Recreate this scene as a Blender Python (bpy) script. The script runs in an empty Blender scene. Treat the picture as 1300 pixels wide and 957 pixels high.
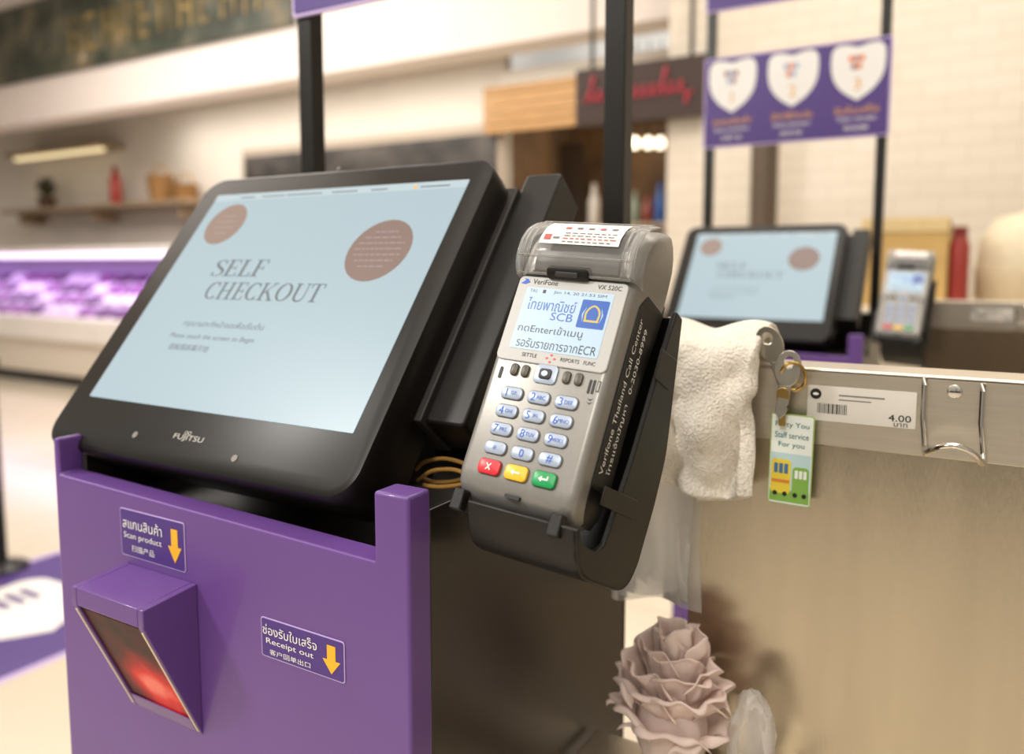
import bpy, bmesh, math, random
from mathutils import Matrix, Vector, noise
random.seed(3)
sc = bpy.context.scene
C = sc.collection
PI = math.pi
sin, cos, rad = math.sin, math.cos, math.radians
sc.view_settings.view_transform = 'Standard'

# ------------------------------------------------------------------ camera model (eye 1.27 m above the floor)
ZC = 1.27
F_PX = 1011.0
CAM = Vector((0, 0, ZC))
YA = rad(120.7); PT = rad(5.54)
vv_ = Vector((cos(YA), sin(YA), 0)); rr_ = Vector((sin(YA), -cos(YA), 0))
FW = vv_ * cos(PT) + Vector((0, 0, -sin(PT)))
UP = vv_ * sin(PT) + Vector((0, 0, cos(PT)))

def ray(px, py):
    return FW + rr_ * ((px - 650) / F_PX) + UP * ((433 - py) / F_PX)

def P(px, py, ax, val):
    d = ray(px, py); i = 'xyz'.index(ax)
    return CAM + d * ((val - CAM[i]) / d[i])

def on_frame(px, py, M):
    """point of a pixel on the local z=0 plane of frame M, in local coordinates"""
    Mi = M.inverted(); o = Mi @ CAM; d = Mi.to_3x3() @ ray(px, py)
    t = -o.z / d.z
    return o + d * t

def fr(o, ex, ey):
    ex = Vector(ex).normalized(); ey = Vector(ey); ey = (ey - ex * ey.dot(ex)).normalized(); ez = ex.cross(ey)
    M = Matrix.Identity(4)
    for i in range(3):
        M[i][0] = ex[i]; M[i][1] = ey[i]; M[i][2] = ez[i]; M[i][3] = o[i]
    return M

def front(x=0, y=0, z=0):      # vertical plane facing -y
    return fr((x, y, z), (1, 0, 0), (0, 0, 1))

# ------------------------------------------------------------------ materials
def lin(h):
    h = h.lstrip('#')
    out = []
    for i in (0, 2, 4):
        c = int(h[i:i+2], 16) / 255
        out.append(c / 12.92 if c <= .04045 else ((c + .055) / 1.055) ** 2.4)
    return out

def mat(name, hx, rough=.5, metal=0., var=.06, scale=40., bump=0., bscale=None, emit=0., emit_hex=None, coat=0., stretch=None, spec=.5, aniso=0.):
    m = bpy.data.materials.new(name); m.use_nodes = True
    nt = m.node_tree; b = nt.nodes['Principled BSDF']
    c = lin(hx)
    tc = nt.nodes.new('ShaderNodeTexCoord')
    src = tc.outputs['Object']
    if stretch:
        mp = nt.nodes.new('ShaderNodeMapping'); mp.inputs['Scale'].default_value = stretch
        nt.links.new(src, mp.inputs['Vector']); src = mp.outputs['Vector']
    nz = nt.nodes.new('ShaderNodeTexNoise'); nz.inputs['Scale'].default_value = scale; nz.inputs['Detail'].default_value = 3
    nt.links.new(src, nz.inputs['Vector'])
    rp = nt.nodes.new('ShaderNodeValToRGB')
    rp.color_ramp.elements[0].position = .25; rp.color_ramp.elements[1].position = .75
    rp.color_ramp.elements[0].color = [max(0, x * (1 - var)) for x in c] + [1]
    rp.color_ramp.elements[1].color = [min(1, x * (1 + var)) for x in c] + [1]
    nt.links.new(nz.outputs['Fac'], rp.inputs['Fac'])
    nt.links.new(rp.outputs['Color'], b.inputs['Base Color'])
    b.inputs['Roughness'].default_value = rough; b.inputs['Metallic'].default_value = metal
    b.inputs['Coat Weight'].default_value = coat
    b.inputs['Specular IOR Level'].default_value = spec
    if aniso:
        b.inputs['Anisotropic'].default_value = aniso
        tg = nt.nodes.new('ShaderNodeTangent'); tg.direction_type = 'RADIAL'; tg.axis = 'Z'
        nt.links.new(tg.outputs[0], b.inputs['Tangent'])
    if bump:
        n2 = nt.nodes.new('ShaderNodeTexNoise'); n2.inputs['Scale'].default_value = bscale or scale; n2.inputs['Detail'].default_value = 4
        nt.links.new(src, n2.inputs['Vector'])
        bp = nt.nodes.new('ShaderNodeBump'); bp.inputs['Strength'].default_value = bump; bp.inputs['Distance'].default_value = .004
        nt.links.new(n2.outputs['Fac'], bp.inputs['Height']); nt.links.new(bp.outputs['Normal'], b.inputs['Normal'])
    if emit:
        b.inputs['Emission Color'].default_value = lin(emit_hex or hx) + [1]
        b.inputs['Emission Strength'].default_value = emit
    return m

def lit(name, hx, s=1.0):       # a lit pixel colour of a display
    return mat(name, '050505', .35, emit=s, emit_hex=hx, var=0)

def ramp_mat(name, scale, stops, rough=.5, detail=5., spec=.5):
    m = bpy.data.materials.new(name); m.use_nodes = True
    nt = m.node_tree; b = nt.nodes['Principled BSDF']; b.inputs['Roughness'].default_value = rough
    b.inputs['Specular IOR Level'].default_value = spec
    tc = nt.nodes.new('ShaderNodeTexCoord'); nz = nt.nodes.new('ShaderNodeTexNoise'); nz.inputs['Scale'].default_value = scale; nz.inputs['Detail'].default_value = detail
    nt.links.new(tc.outputs['Object'], nz.inputs['Vector'])
    rp = nt.nodes.new('ShaderNodeValToRGB'); cr = rp.color_ramp
    for i, (p, hx) in enumerate(stops):
        e = cr.elements[i] if i < 2 else cr.elements.new(p)
        if i < 2: e.position = p
        e.color = lin(hx) + [1]
    nt.links.new(nz.outputs['Fac'], rp.inputs['Fac'])
    nt.links.new(rp.outputs['Color'], b.inputs['Base Color'])
    return m

def glow_glass(name, centre, radius):
    """dark red glass with one red glow inside, strongest near centre (object space)"""
    m = bpy.data.materials.new(name); m.use_nodes = True
    nt = m.node_tree; b = nt.nodes['Principled BSDF']; b.inputs['Roughness'].default_value = .3
    b.inputs['Base Color'].default_value = lin('140404') + [1]; b.inputs['Specular IOR Level'].default_value = .05
    tc = nt.nodes.new('ShaderNodeTexCoord'); mp = nt.nodes.new('ShaderNodeMapping'); mp.vector_type = 'TEXTURE'
    mp.inputs['Location'].default_value = centre; mp.inputs['Scale'].default_value = radius
    gr = nt.nodes.new('ShaderNodeTexGradient'); gr.gradient_type = 'SPHERICAL'
    nz = nt.nodes.new('ShaderNodeTexNoise'); nz.inputs['Scale'].default_value = 45; nz.inputs['Detail'].default_value = 2
    nt.links.new(tc.outputs['Object'], mp.inputs['Vector']); nt.links.new(mp.outputs['Vector'], gr.inputs['Vector']); nt.links.new(tc.outputs['Object'], nz.inputs['Vector'])
    a = nt.nodes.new('ShaderNodeMath'); a.operation = 'MULTIPLY_ADD'; a.inputs[1].default_value = .5; nt.links.new(nz.outputs['Fac'], a.inputs[0]); nt.links.new(gr.outputs['Fac'], a.inputs[2])
    rp = nt.nodes.new('ShaderNodeValToRGB'); cr = rp.color_ramp
    cr.elements[0].position = .18; cr.elements[0].color = lin('2c0808') + [1]
    cr.elements[1].position = 1.0; cr.elements[1].color = lin('ff7a60') + [1]
    for p, h in ((.38, '5c1110'), (.6, 'a01815'), (.82, 'e62c22')):
        e = cr.elements.new(p); e.color = lin(h) + [1]
    nt.links.new(a.outputs[0], rp.inputs['Fac']); nt.links.new(rp.outputs['Color'], b.inputs['Emission Color']); b.inputs['Emission Strength'].default_value = .85
    return m

def clear(name, hx, rough=.08, fac=.35):
    m = bpy.data.materials.new(name); m.use_nodes = True
    nt = m.node_tree; b = nt.nodes['Principled BSDF']; out = nt.nodes['Material Output']
    b.inputs['Base Color'].default_value = lin(hx) + [1]; b.inputs['Roughness'].default_value = rough
    tr = nt.nodes.new('ShaderNodeBsdfTransparent'); mx = nt.nodes.new('ShaderNodeMixShader')
    fz = nt.nodes.new('ShaderNodeFresnel'); fz.inputs['IOR'].default_value = 1.45
    ad = nt.nodes.new('ShaderNodeMath'); ad.operation = 'ADD'; ad.use_clamp = True; ad.inputs[1].default_value = fac
    nt.links.new(fz.outputs[0], ad.inputs[0]); nt.links.new(ad.outputs[0], mx.inputs[0])
    nt.links.new(tr.outputs[0], mx.inputs[1]); nt.links.new(b.outputs[0], mx.inputs[2]); nt.links.new(mx.outputs[0], out.inputs[0])
    return m

def sheer(name, hx, k=.25):
    """thin pale sheet that lets a little light through (diffuse + translucent)"""
    m = bpy.data.materials.new(name); m.use_nodes = True
    nt = m.node_tree; b = nt.nodes['Principled BSDF']; out = nt.nodes['Material Output']
    tc = nt.nodes.new('ShaderNodeTexCoord'); nz = nt.nodes.new('ShaderNodeTexNoise'); nz.inputs['Scale'].default_value = 35
    nt.links.new(tc.outputs['Object'], nz.inputs['Vector'])
    rp = nt.nodes.new('ShaderNodeValToRGB'); c = lin(hx)
    rp.color_ramp.elements[0].color = [x * .94 for x in c] + [1]; rp.color_ramp.elements[1].color = c + [1]
    nt.links.new(nz.outputs['Fac'], rp.inputs['Fac']); nt.links.new(rp.outputs['Color'], b.inputs['Base Color'])
    b.inputs['Roughness'].default_value = .5
    tl = nt.nodes.new('ShaderNodeBsdfTranslucent'); mx = nt.nodes.new('ShaderNodeMixShader'); mx.inputs[0].default_value = k
    nt.links.new(rp.outputs['Color'], tl.inputs['Color'])
    nt.links.new(b.outputs[0], mx.inputs[1]); nt.links.new(tl.outputs[0], mx.inputs[2]); nt.links.new(mx.outputs[0], out.inputs[0])
    return m

K = {}
K['purple'] = mat('purple_lacquer', '644288', .42, var=.05, scale=8, coat=.25)
K['purple_dark'] = mat('purple_print', '4a2f7c', .45, var=.03)
K['black'] = mat('black_plastic', '171513', .45, var=.15, bump=.05, bscale=900, spec=.4)
K['black_gloss'] = mat('black_bezel', '14110e', .36, var=.1, spec=.3)
K['black_metal'] = mat('black_powder_coat', '15120e', .36, var=.15, bump=.03, bscale=600, spec=.4)
K['side_black'] = mat('black_side_sheet', '1c1611', .32, var=.15, scale=12, spec=.85)
K['char'] = mat('charcoal_plastic', '2a2725', .5, var=.1)
K['silver'] = mat('silver_plastic', '908d88', .36, metal=.4, var=.04, scale=300)
K['silver_key'] = mat('key_silver', 'a3afc2', .33, metal=.2, var=.03)
K['bay'] = mat('paper_bay_grey', '7f7d7a', .45, metal=.2, var=.05)
K['frame_grey'] = mat('display_frame_grey', 'b2b1ae', .4, var=.02)
K['white'] = mat('white_print', 'eeece8', .5, var=.02)
K['label'] = mat('price_label_white', 'd4cfc6', .4, var=.02)
K['logo'] = mat('logo_grey', 'b9b5ae', .5, var=.02)
K['lilac'] = mat('lilac_border', 'c3aedd', .5, var=.02)
K['gold'] = mat('gold_print', 'e9a93a', .45, var=.04)
K['yellow'] = mat('arrow_yellow', 'f0b428', .45, var=.03)
K['ink'] = mat('black_print', '14120f', .5, var=.05)
K['greyink'] = mat('grey_print', '77716a', .5, var=.05)
K['blueink'] = mat('blue_print', '2459c4', .5, var=.03)
K['teal'] = mat('teal_print', '1f6f74', .5, var=.03)
K['redkey'] = mat('red_key', 'd02a35', .35, var=.05)
K['yelkey'] = mat('yellow_key', 'ecbb2c', .35, var=.05)
K['grnkey'] = mat('green_key', '0f9450', .35, var=.05)
K['olive'] = mat('dark_soft_key', '4a4436', .4, var=.05)
K['redink'] = mat('red_print', 'b85a52', .5, var=.05)
K['steel'] = mat('brushed_steel', 'cdc5b7', .36, metal=1., var=.06, scale=6, stretch=(3, 3, 60), bump=.02, bscale=60)
K['steel_low'] = mat('brushed_steel_dull', 'bfb4a1', .27, metal=1., var=.07, scale=5, stretch=(10, 10, 1.0), bump=.04, bscale=90, aniso=.7)
K['chrome'] = mat('chrome', 'd8d4cc', .15, metal=1., var=.02)
K['keymetal'] = mat('worn_key_metal', 'b9b3a6', .28, metal=1., var=.12, scale=90)
K['brass'] = mat('brass', 'b99a5c', .28, metal=1., var=.05)
K['towel'] = mat('terry_cloth', 'f0e7d9', .95, var=.08, scale=200, bump=1., bscale=450)
K['bag'] = clear('bag_plastic', 'faf6f0', .2, .34)
K['wrap'] = clear('clear_wrap', 'f8f1ea', .2, .22)
K['lid'] = clear('lid_plastic', 'd9d7d4', .06, .10)
K['pink'] = sheer('pale_pink_sheet', 'fdeae1')
K['cord'] = mat('tan_cord', 'b98a45', .5)
K['grommet'] = mat('pale_green_plastic', '9aa184', .5)
K['redglass'] = glow_glass('red_scanner_glass', (-.508 + .468, .335 - .52, ZC - .312), (.045, .08, .04))
K['cream_glint'] = mat('cream_glint', 'd9c7ae', .4)  # painted reflection: cream colour of the light caught on the window bevels

# LCD / screen colours
K['scr'] = lit('screen_blue', 'b3c8cf', 1.0)
K['scr_text'] = lit('screen_grey_text', '6d7478', 1.0)
K['scr_bar'] = lit('screen_top_bar', 'c4d5da', 1.0)
K['scr_c1'] = lit('screen_brown_disc', 'a3897c', 1.0)
K['scr_c2'] = lit('screen_mauve_disc', '93796f', 1.0)
K['scr_c3'] = lit('screen_disc_line', 'b09c96', 1.0)
K['lcd'] = lit('lcd_white', 'cfe4f0', 1.0)
K['lcd_k'] = lit('lcd_black', '131a22', 1.0)
K['lcd_b'] = lit('lcd_blue', '1f63c0', 1.0)
K['lcd_g'] = lit('lcd_gold', 'e8c85a', 1.0)

# ------------------------------------------------------------------ mesh builder
ROOT = {}
_tc = {}
def text_mesh(s):
    if s in _tc: return _tc[s]
    cu = bpy.data.curves.new('t', 'FONT'); cu.body = s; cu.size = 1; cu.resolution_u = 3
    ob = bpy.data.objects.new('t', cu); C.objects.link(ob)
    dg = bpy.context.evaluated_depsgraph_get()
    me = bpy.data.meshes.new_from_object(ob.evaluated_get(dg))
    vs = [tuple(p.co) for p in me.vertices]; fs = [list(p.vertices) for p in me.polygons]
    bpy.data.objects.remove(ob); bpy.data.curves.remove(cu); bpy.data.meshes.remove(me)
    _tc[s] = (vs, fs)
    return vs, fs

class MB:
    def __init__(s, M=None, warp=None):
        s.v = []; s.f = []; s.m = []; s.mats = []; s.M = M or Matrix.Identity(4); s.warp = warp
    def add(s, vs, fs, m):
        m = K[m] if isinstance(m, str) else m
        if m not in s.mats: s.mats.append(m)
        mi = s.mats.index(m); o = len(s.v)
        if s.warp: vs = [s.warp(p) for p in vs]
        s.v += [s.M @ Vector(p) for p in vs]
        for f in fs: s.f.append([o + i for i in f]); s.m.append(mi)
        return s
    def box(s, x0, x1, y0, y1, z0, z1, m):
        vs = [(x, y, z) for z in (z0, z1) for y in (y0, y1) for x in (x0, x1)]
        return s.add(vs, [(0, 2, 3, 1), (4, 5, 7, 6), (0, 1, 5, 4), (2, 6, 7, 3), (0, 4, 6, 2), (1, 3, 7, 5)], m)
    def prism(s, poly, z0, z1, m):
        n = len(poly)
        vs = [(p[0], p[1], z0) for p in poly] + [(p[0], p[1], z1) for p in poly]
        fs = [list(range(n))[::-1], list(range(n, 2 * n))] + [(i, (i + 1) % n, n + (i + 1) % n, n + i) for i in range(n)]
        return s.add(vs, fs, m)
    def rr(s, cx, cy, w, h, r, z0, z1, m, ch=0, n=6):
        def ring(i, z):
            W, H, R = w / 2 - i, h / 2 - i, max(r - i, 1e-5)
            o = []
            for q, (sx, sy) in enumerate(((1, 1), (-1, 1), (-1, -1), (1, -1))):
                for k in range(n + 1):
                    a = q * PI / 2 + k / n * PI / 2
                    o.append((cx + sx * (W - R) + R * cos(a), cy + sy * (H - R) + R * sin(a), z))
            return o
        rings = [ring(0, z0)]
        if ch: rings += [ring(0, z1 - ch), ring(ch * .3, z1 - ch * .3), ring(ch, z1)]
        else: rings.append(ring(0, z1))
        return s.loft(rings, m)
    def loft(s, rings, m, cap=True, closed=True):
        n = len(rings[0]); vs = [p for q in rings for p in q]; fs = []
        for a in range(len(rings) - 1):
            for i in range(n if closed else n - 1):
                j = (i + 1) % n
                fs.append((a * n + i, a * n + j, (a + 1) * n + j, (a + 1) * n + i))
        if cap and closed:
            fs.append(list(range(n))[::-1]); fs.append(list(range((len(rings) - 1) * n, len(rings) * n)))
        return s.add(vs, fs, m)
    def ell(s, cx, cy, rx, ry, z0, z1, m, n=28):
        return s.prism([(cx + rx * cos(2 * PI * i / n), cy + ry * sin(2 * PI * i / n)) for i in range(n)], z0, z1, m)
    def lathe(s, prof, m, n=24, c=(0, 0, 0)):
        rings = [[(c[0] + r * cos(2 * PI * i / n), c[1] + r * sin(2 * PI * i / n), c[2] + z) for i in range(n)] for r, z in prof]
        return s.loft(rings, m)
    def tube(s, pts, r, m, n=10, closed=False):
        pts = [Vector(p) for p in pts]; rings = []; N = len(pts); up = Vector((.3, .5, .81))
        for i, p in enumerate(pts):
            if closed: d = pts[(i + 1) % N] - pts[i - 1]
            else: d = pts[min(i + 1, N - 1)] - pts[max(i - 1, 0)]
            d.normalize(); a = d.cross(up)
            if a.length < 1e-4: a = d.cross(Vector((1, 0, 0)))
            a.normalize(); b = d.cross(a)
            rings.append([tuple(p + a * (r * cos(2 * PI * k / n)) + b * (r * sin(2 * PI * k / n))) for k in range(n)])
        if closed: rings.append(rings[0])
        return s.loft(rings, m, cap=not closed)
    def grid(s, fn, n1, n2, m):
        vs = [fn(i / n1, j / n2) for j in range(n2 + 1) for i in range(n1 + 1)]
        fs = [(j * (n1 + 1) + i, j * (n1 + 1) + i + 1, (j + 1) * (n1 + 1) + i + 1, (j + 1) * (n1 + 1) + i) for j in range(n2) for i in range(n1)]
        return s.add(vs, fs, m)
    def crumple(s, c, sx, sy, sz, amp, freq, seed, m, sub=5):
        bm = bmesh.new(); bmesh.ops.create_icosphere(bm, subdivisions=sub, radius=1)
        vs = []
        off = Vector((seed * 3.1, seed * 1.7, seed * 2.3))
        for q in bm.verts:
            d = q.co.normalized(); p = Vector((d.x * freq, d.y * freq, d.z * freq * .6)) + off
            a = 1 - math.sqrt(noise.noise(p) ** 2 + .01) * 2
            b = 1 - math.sqrt(noise.noise(p * 1.9) ** 2 + .01) * 2
            r = 1 + amp * (a * .75 + b * .35 - .6)
            vs.append((c[0] + d.x * r * sx, c[1] + d.y * r * sy, c[2] + d.z * r * sz))
        fs = [[q.index for q in f.verts] for f in bm.faces]; bm.free()
        return s.add(vs, fs, m)
    def text(s, t, x, y, m, w=None, h=None, z=.0003):
        vs, fs = text_mesh(t)
        if not vs: return s
        xs = [p[0] for p in vs]; ys = [p[1] for p in vs]
        bw = max(xs) - min(xs) or 1; bh = max(ys) - min(ys) or 1
        sx = w / bw if w else None; sy = h / bh if h else None
        if sx is None: sx = sy
        if sy is None: sy = sx
        cx = (max(xs) + min(xs)) / 2; cy = (max(ys) + min(ys)) / 2
        return s.add([(x + (p[0] - cx) * sx, y + (p[1] - cy) * sy, z) for p in vs], fs, m)
    def build(s, name, root=None, bevel=0, seg=2, smooth=35, solid=0, subsurf=0, label=None):
        me = bpy.data.meshes.new(name)
        vs = s.v
        if root is not None:
            top = root
            while top.parent is not None: top = top.parent
            Mi = ROOT[top.name].inverted(); vs = [Mi @ p for p in vs]
        me.from_pydata([tuple(p) for p in vs], [], s.f); me.update()
        for m in s.mats: me.materials.append(m)
        for p, i in zip(me.polygons, s.m): p.material_index = i
        if smooth:
            me.shade_smooth(); me.set_sharp_from_angle(angle=rad(smooth))
        o = bpy.data.objects.new(name, me); C.objects.link(o)
        if root is not None: o.parent = root
        if solid:
            q = o.modifiers.new('thickness', 'SOLIDIFY'); q.thickness = solid; q.offset = 0
        if bevel:
            q = o.modifiers.new('bevel', 'BEVEL'); q.width = bevel; q.segments = seg; q.limit_method = 'ANGLE'; q.angle_limit = rad(40)
        if subsurf:
            q = o.modifiers.new('sub', 'SUBSURF'); q.levels = subsurf; q.render_levels = subsurf
        if label: o['label'] = label
        return o

def tag(o, label, cat, group=None):
    o['label'] = label; o['category'] = cat
    if group: o['group'] = group
    return o
def struct(o):
    o['kind'] = 'structure'; return o
def thing(name, label, cat, M, group=None):
    o = bpy.data.objects.new(name, None); C.objects.link(o); o.empty_display_size = .05
    if not isinstance(M, Matrix): M = Matrix.Translation(Vector(M))
    o.matrix_world = M; o.location = M.to_translation(); o.rotation_euler = M.to_euler()
    ROOT[o.name] = M.copy()
    return tag(o, label, cat, group)
def dup(root, shift, label, group=None):
    def rec(o, par):
        c = o.copy(); C.objects.link(c)
        if par is not None: c.parent = par
        for ch in list(o.children): rec(ch, c)
        return c
    c = rec(root, None); c.location = root.location + Vector(shift); c['label'] = label
    if group: c['group'] = group
    return c

# serif capitals for the screen title
def R_(x0, y0, x1, y1): return ([(x0, y0), (x1, y0), (x1, y1), (x0, y1)], [(0, 1, 2, 3)])
def S_(pts, ws):
    vs = []; N = len(pts)
    for i, p in enumerate(pts):
        a = pts[max(0, i - 1)]; b = pts[min(N - 1, i + 1)]
        dx, dy = b[0] - a[0], b[1] - a[1]; L = math.hypot(dx, dy) or 1
        w = ws[i] / 2
        vs += [(p[0] + dy / L * w, p[1] - dx / L * w), (p[0] - dy / L * w, p[1] + dx / L * w)]
    return vs, [(2 * i, 2 * i + 2, 2 * i + 3, 2 * i + 1) for i in range(N - 1)]
def arc(cx, cy, rx, ry, a0, a1, n=24): return [(cx + rx * cos(rad(a0 + (a1 - a0) * i / n)), cy + ry * sin(rad(a0 + (a1 - a0) * i / n))) for i in range(n + 1)]
def arcw(a0, a1, n=24): return [.045 + .095 * abs(cos(rad(a0 + (a1 - a0) * i / n))) for i in range(n + 1)]
def crv(pts, n=6):
    out = []
    for i in range(len(pts) - 1):
        p0, p1, p2, p3 = pts[max(0, i - 1)], pts[i], pts[i + 1], pts[min(len(pts) - 1, i + 2)]
        for k in range(n):
            t = k / n
            out.append(tuple(.5 * ((2 * p1[j]) + (-p0[j] + p2[j]) * t + (2 * p0[j] - 5 * p1[j] + 4 * p2[j] - p3[j]) * t * t + (-p0[j] + 3 * p1[j] - 3 * p2[j] + p3[j]) * t ** 3) for j in range(len(p1))))
    out.append(tuple(pts[-1])); return out
stem = R_(.12, 0, .25, 1)
sS = crv([(.53, .76, .05), (.42, .95, .05), (.28, .975, .05), (.14, .87, .1), (.12, .74, .12), (.24, .58, .13), (.4, .47, .14), (.53, .33, .13), (.53, .17, .1), (.42, .045, .05), (.28, .02, .045), (.14, .07, .05), (.07, .25, .05)])
GL = {
 'E': (.68, [stem, R_(.02, 0, .62, .05), R_(.02, .95, .6, 1), R_(.25, .48, .5, .53), R_(.47, .38, .51, .63), R_(.57, 0, .62, .22), R_(.55, .78, .6, 1)]),
 'L': (.64, [stem, R_(.02, 0, .6, .05), R_(.55, 0, .6, .25), R_(.02, .95, .36, 1)]),
 'F': (.62, [stem, R_(.02, 0, .36, .05), R_(.02, .95, .58, 1), R_(.53, .76, .58, 1), R_(.25, .48, .48, .53), R_(.45, .38, .49, .63)]),
 'H': (.9, [stem, R_(.6, 0, .73, 1), R_(.02, 0, .36, .05), R_(.02, .95, .36, 1), R_(.5, 0, .84, .05), R_(.5, .95, .84, 1), R_(.25, .48, .6, .53)]),
 'K': (.88, [stem, R_(.02, 0, .36, .05), R_(.02, .95, .36, 1), S_([(.24, .4), (.7, .97)], [.05, .05]), S_([(.37, .56), (.74, .02)], [.12, .12]), R_(.56, 0, .88, .05), R_(.54, .95, .82, 1)]),
 'T': (.72, [R_(.28, 0, .41, 1), R_(.02, .95, .68, 1), R_(.02, .76, .07, 1), R_(.63, .76, .68, 1), R_(.18, 0, .52, .05)]),
 'U': (.84, [S_([(.2, 1), (.2, .32)] + arc(.44, .3, .24, .28, 180, 360, 14) + [(.68, 1)], [.13, .13] + [.13 - .08 * i / 14 for i in range(15)] + [.05]), R_(.04, .95, .36, 1), R_(.56, .95, .8, 1)]),
 'C': (.76, [S_(arc(.42, .5, .32, .475, 48, 312), [max(.05, w) for w in arcw(48, 312)]), R_(.62, .72, .66, 1.0), R_(.62, 0, .66, .24)]),
 'O': (.86, [S_(arc(.43, .5, .33, .475, 0, 360), arcw(0, 360))]),
 'S': (.62, [S_([(p[0], p[1]) for p in sS], [p[2] for p in sS]), R_(.5, .72, .54, 1.0), R_(.06, 0, .1, .27)]),
}
def serif(mb, word, x, y, w, h, m, z):
    tot = sum(GL[c][0] for c in word); k = w / tot; px = x - w / 2
    for c in word:
        for vs, fs in GL[c][1]:
            mb.add([(px + p[0] * k, y - h / 2 + p[1] * h, z) for p in vs], fs, m)
        px += GL[c][0] * k

# ================================================================== ROOM
Yb = 6.5
m_wall = mat('white_plaster_wall', 'e7dfd4', .8, var=.03, scale=3)
m_soffit = mat('soffit_white', 'eee4dd', .8, var=.02, scale=3)
m_ceil = mat('ceiling_white', 'ece6de', .9, var=.02, scale=3)

def brick(name, c1, c2, mort, sx, sy, msize, rough, rotx=True):
    m = bpy.data.materials.new(name); m.use_nodes = True
    nt = m.node_tree; b = nt.nodes['Principled BSDF']
    tc = nt.nodes.new('ShaderNodeTexCoord'); mp = nt.nodes.new('ShaderNodeMapping'); bt = nt.nodes.new('ShaderNodeTexBrick')
    if rotx: mp.inputs['Rotation'].default_value = (rad(90), 0, 0)
    nt.links.new(tc.outputs['Object'], mp.inputs['Vector']); nt.links.new(mp.outputs['Vector'], bt.inputs['Vector'])
    bt.inputs['Color1'].default_value = lin(c1) + [1]; bt.inputs['Color2'].default_value = lin(c2) + [1]; bt.inputs['Mortar'].default_value = lin(mort) + [1]
    bt.inputs['Scale'].default_value = 1; bt.inputs['Brick Width'].default_value = sx; bt.inputs['Row Height'].default_value = sy
    bt.inputs['Mortar Size'].default_value = msize; bt.inputs['Mortar Smooth'].default_value = .2
    nt.links.new(bt.outputs['Color'], b.inputs['Base Color']); b.inputs['Roughness'].default_value = rough
    return m
m_tile = brick('white_subway_tile', 'e3d9ca', 'dfd4c4', 'ccc0ae', .22, .085, .003, .3)
m_floor = brick('beige_floor_tile', 'ddd2bf', 'd7cbb7', 'bdaf98', .9, .9, .004, .18, rotx=False)

xo = P(642, 250, 'y', Yb).x
xw = P(846, 250, 'y', 4.7).x
xk0 = P(600, 250, 'y', 8.2).x
struct(MB().box(-16, 6, -4, 9, -.1, 0, m_floor).build('floor', smooth=0))
struct(MB().box(-16, 6, -1, 9, ZC + 2.9, ZC + 3.0, m_ceil).build('ceiling', smooth=0))
struct(MB().box(-16, xo, Yb, Yb + .1, 0, ZC + 2.9, m_wall).build('wall_back', smooth=0))
struct(MB().box(xw, 6, 4.7, 4.85, 0, ZC + 2.9, m_tile).build('wall_right', smooth=0))
struct(MB().box(-14, xw, 5.2, 5.5, ZC + 1.62, ZC + 2.9, m_soffit).build('trim_1', smooth=0))
# kitchen recess
m_rec = ramp_mat('recess_brown_wall', 1.6, [(.35, '4a3726'), (.7, '8d6d4c')], .6)
struct(MB().box(xk0 - .6, xw + .8, 8.2, 8.3, 0, ZC + 1.7, m_rec).build('wall_kitchen', smooth=0))
struct(MB().box(xo - .1, xo, Yb + .1, 8.2, 0, ZC + 1.7, m_rec).build('wall_kitchen_side', smooth=0))
struct(MB().box(xo, xw + .6, 6.4, 6.5, ZC + 1.28, ZC + 1.75, m_wall).build('trim_2', smooth=0))

# mural board
m_mural = ramp_mat('mural_print', 2.4, [(.32, '22241c'), (.8, 'b0a999'), (.46, '3a4234'), (.56, '5b594a'), (.66, '786a4c')], .5)
xm1 = P(372, 40, 'y', 5.15).x
mu = thing('wall_mural', 'dark blurred photographic mural band along the top of the shop front', 'mural', (-9, 5.17, ZC + 2.07))
MB().box(-13.5, xm1, 5.14, 5.19, ZC + 2.07, ZC + 2.88, m_mural).build('panel', mu, smooth=0)
m_gold = ramp_mat('mural_gold', 3.5, [(.35, '5b5138'), (.7, 'a58c52')], .5)
q = MB()
xa = P(88, 60, 'y', 5.13).x; xb = P(350, 30, 'y', 5.13).x
x = xa; i = 0
while x < xb - .15:
    z0, z1 = ZC + 2.24, ZC + 2.60
    q.box(x, x + .045, 5.125, 5.139, z0, z1, m_gold)
    if i % 3 != 1: q.box(x + .16, x + .20, 5.125, 5.139, z0, z1, m_gold)
    q.box(x + .045, x + .16, 5.125, 5.139, (z1 - .045) if i % 2 else (z0 + .16), z1 if i % 2 else (z0 + .2), m_gold)
    if i % 3 == 1: q.box(x + .045, x + .16, 5.125, 5.139, z0, z0 + .04, m_gold)
    x += .30; i += 1
q.build('gold_lettering', mu, smooth=0, label='gold lettering too blurred to read')

# menu board
a = P(305, 187, 'y', 6.4); b = P(637, 212, 'y', 6.4)
mn = thing('menu_board', 'long dark menu board with pale frame behind the large front screen', 'menu board', (a.x, 6.45, a.z))
z1 = P(470, 172, 'y', 6.4).z; z0 = z1 - .85
MB().box(a.x, b.x, 6.42, 6.5, z0, z1, mat('board_frame', 'b5a594', .5)).build('frame', mn, smooth=0)
MB().box(a.x + .06, b.x - .06, 6.4, 6.42, z0 + .06, z1 - .09, ramp_mat('board_dark', 3, [(.4, '2d2a28'), (.75, '5d5650')], .4)).build('panel', mn, smooth=0)
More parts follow.
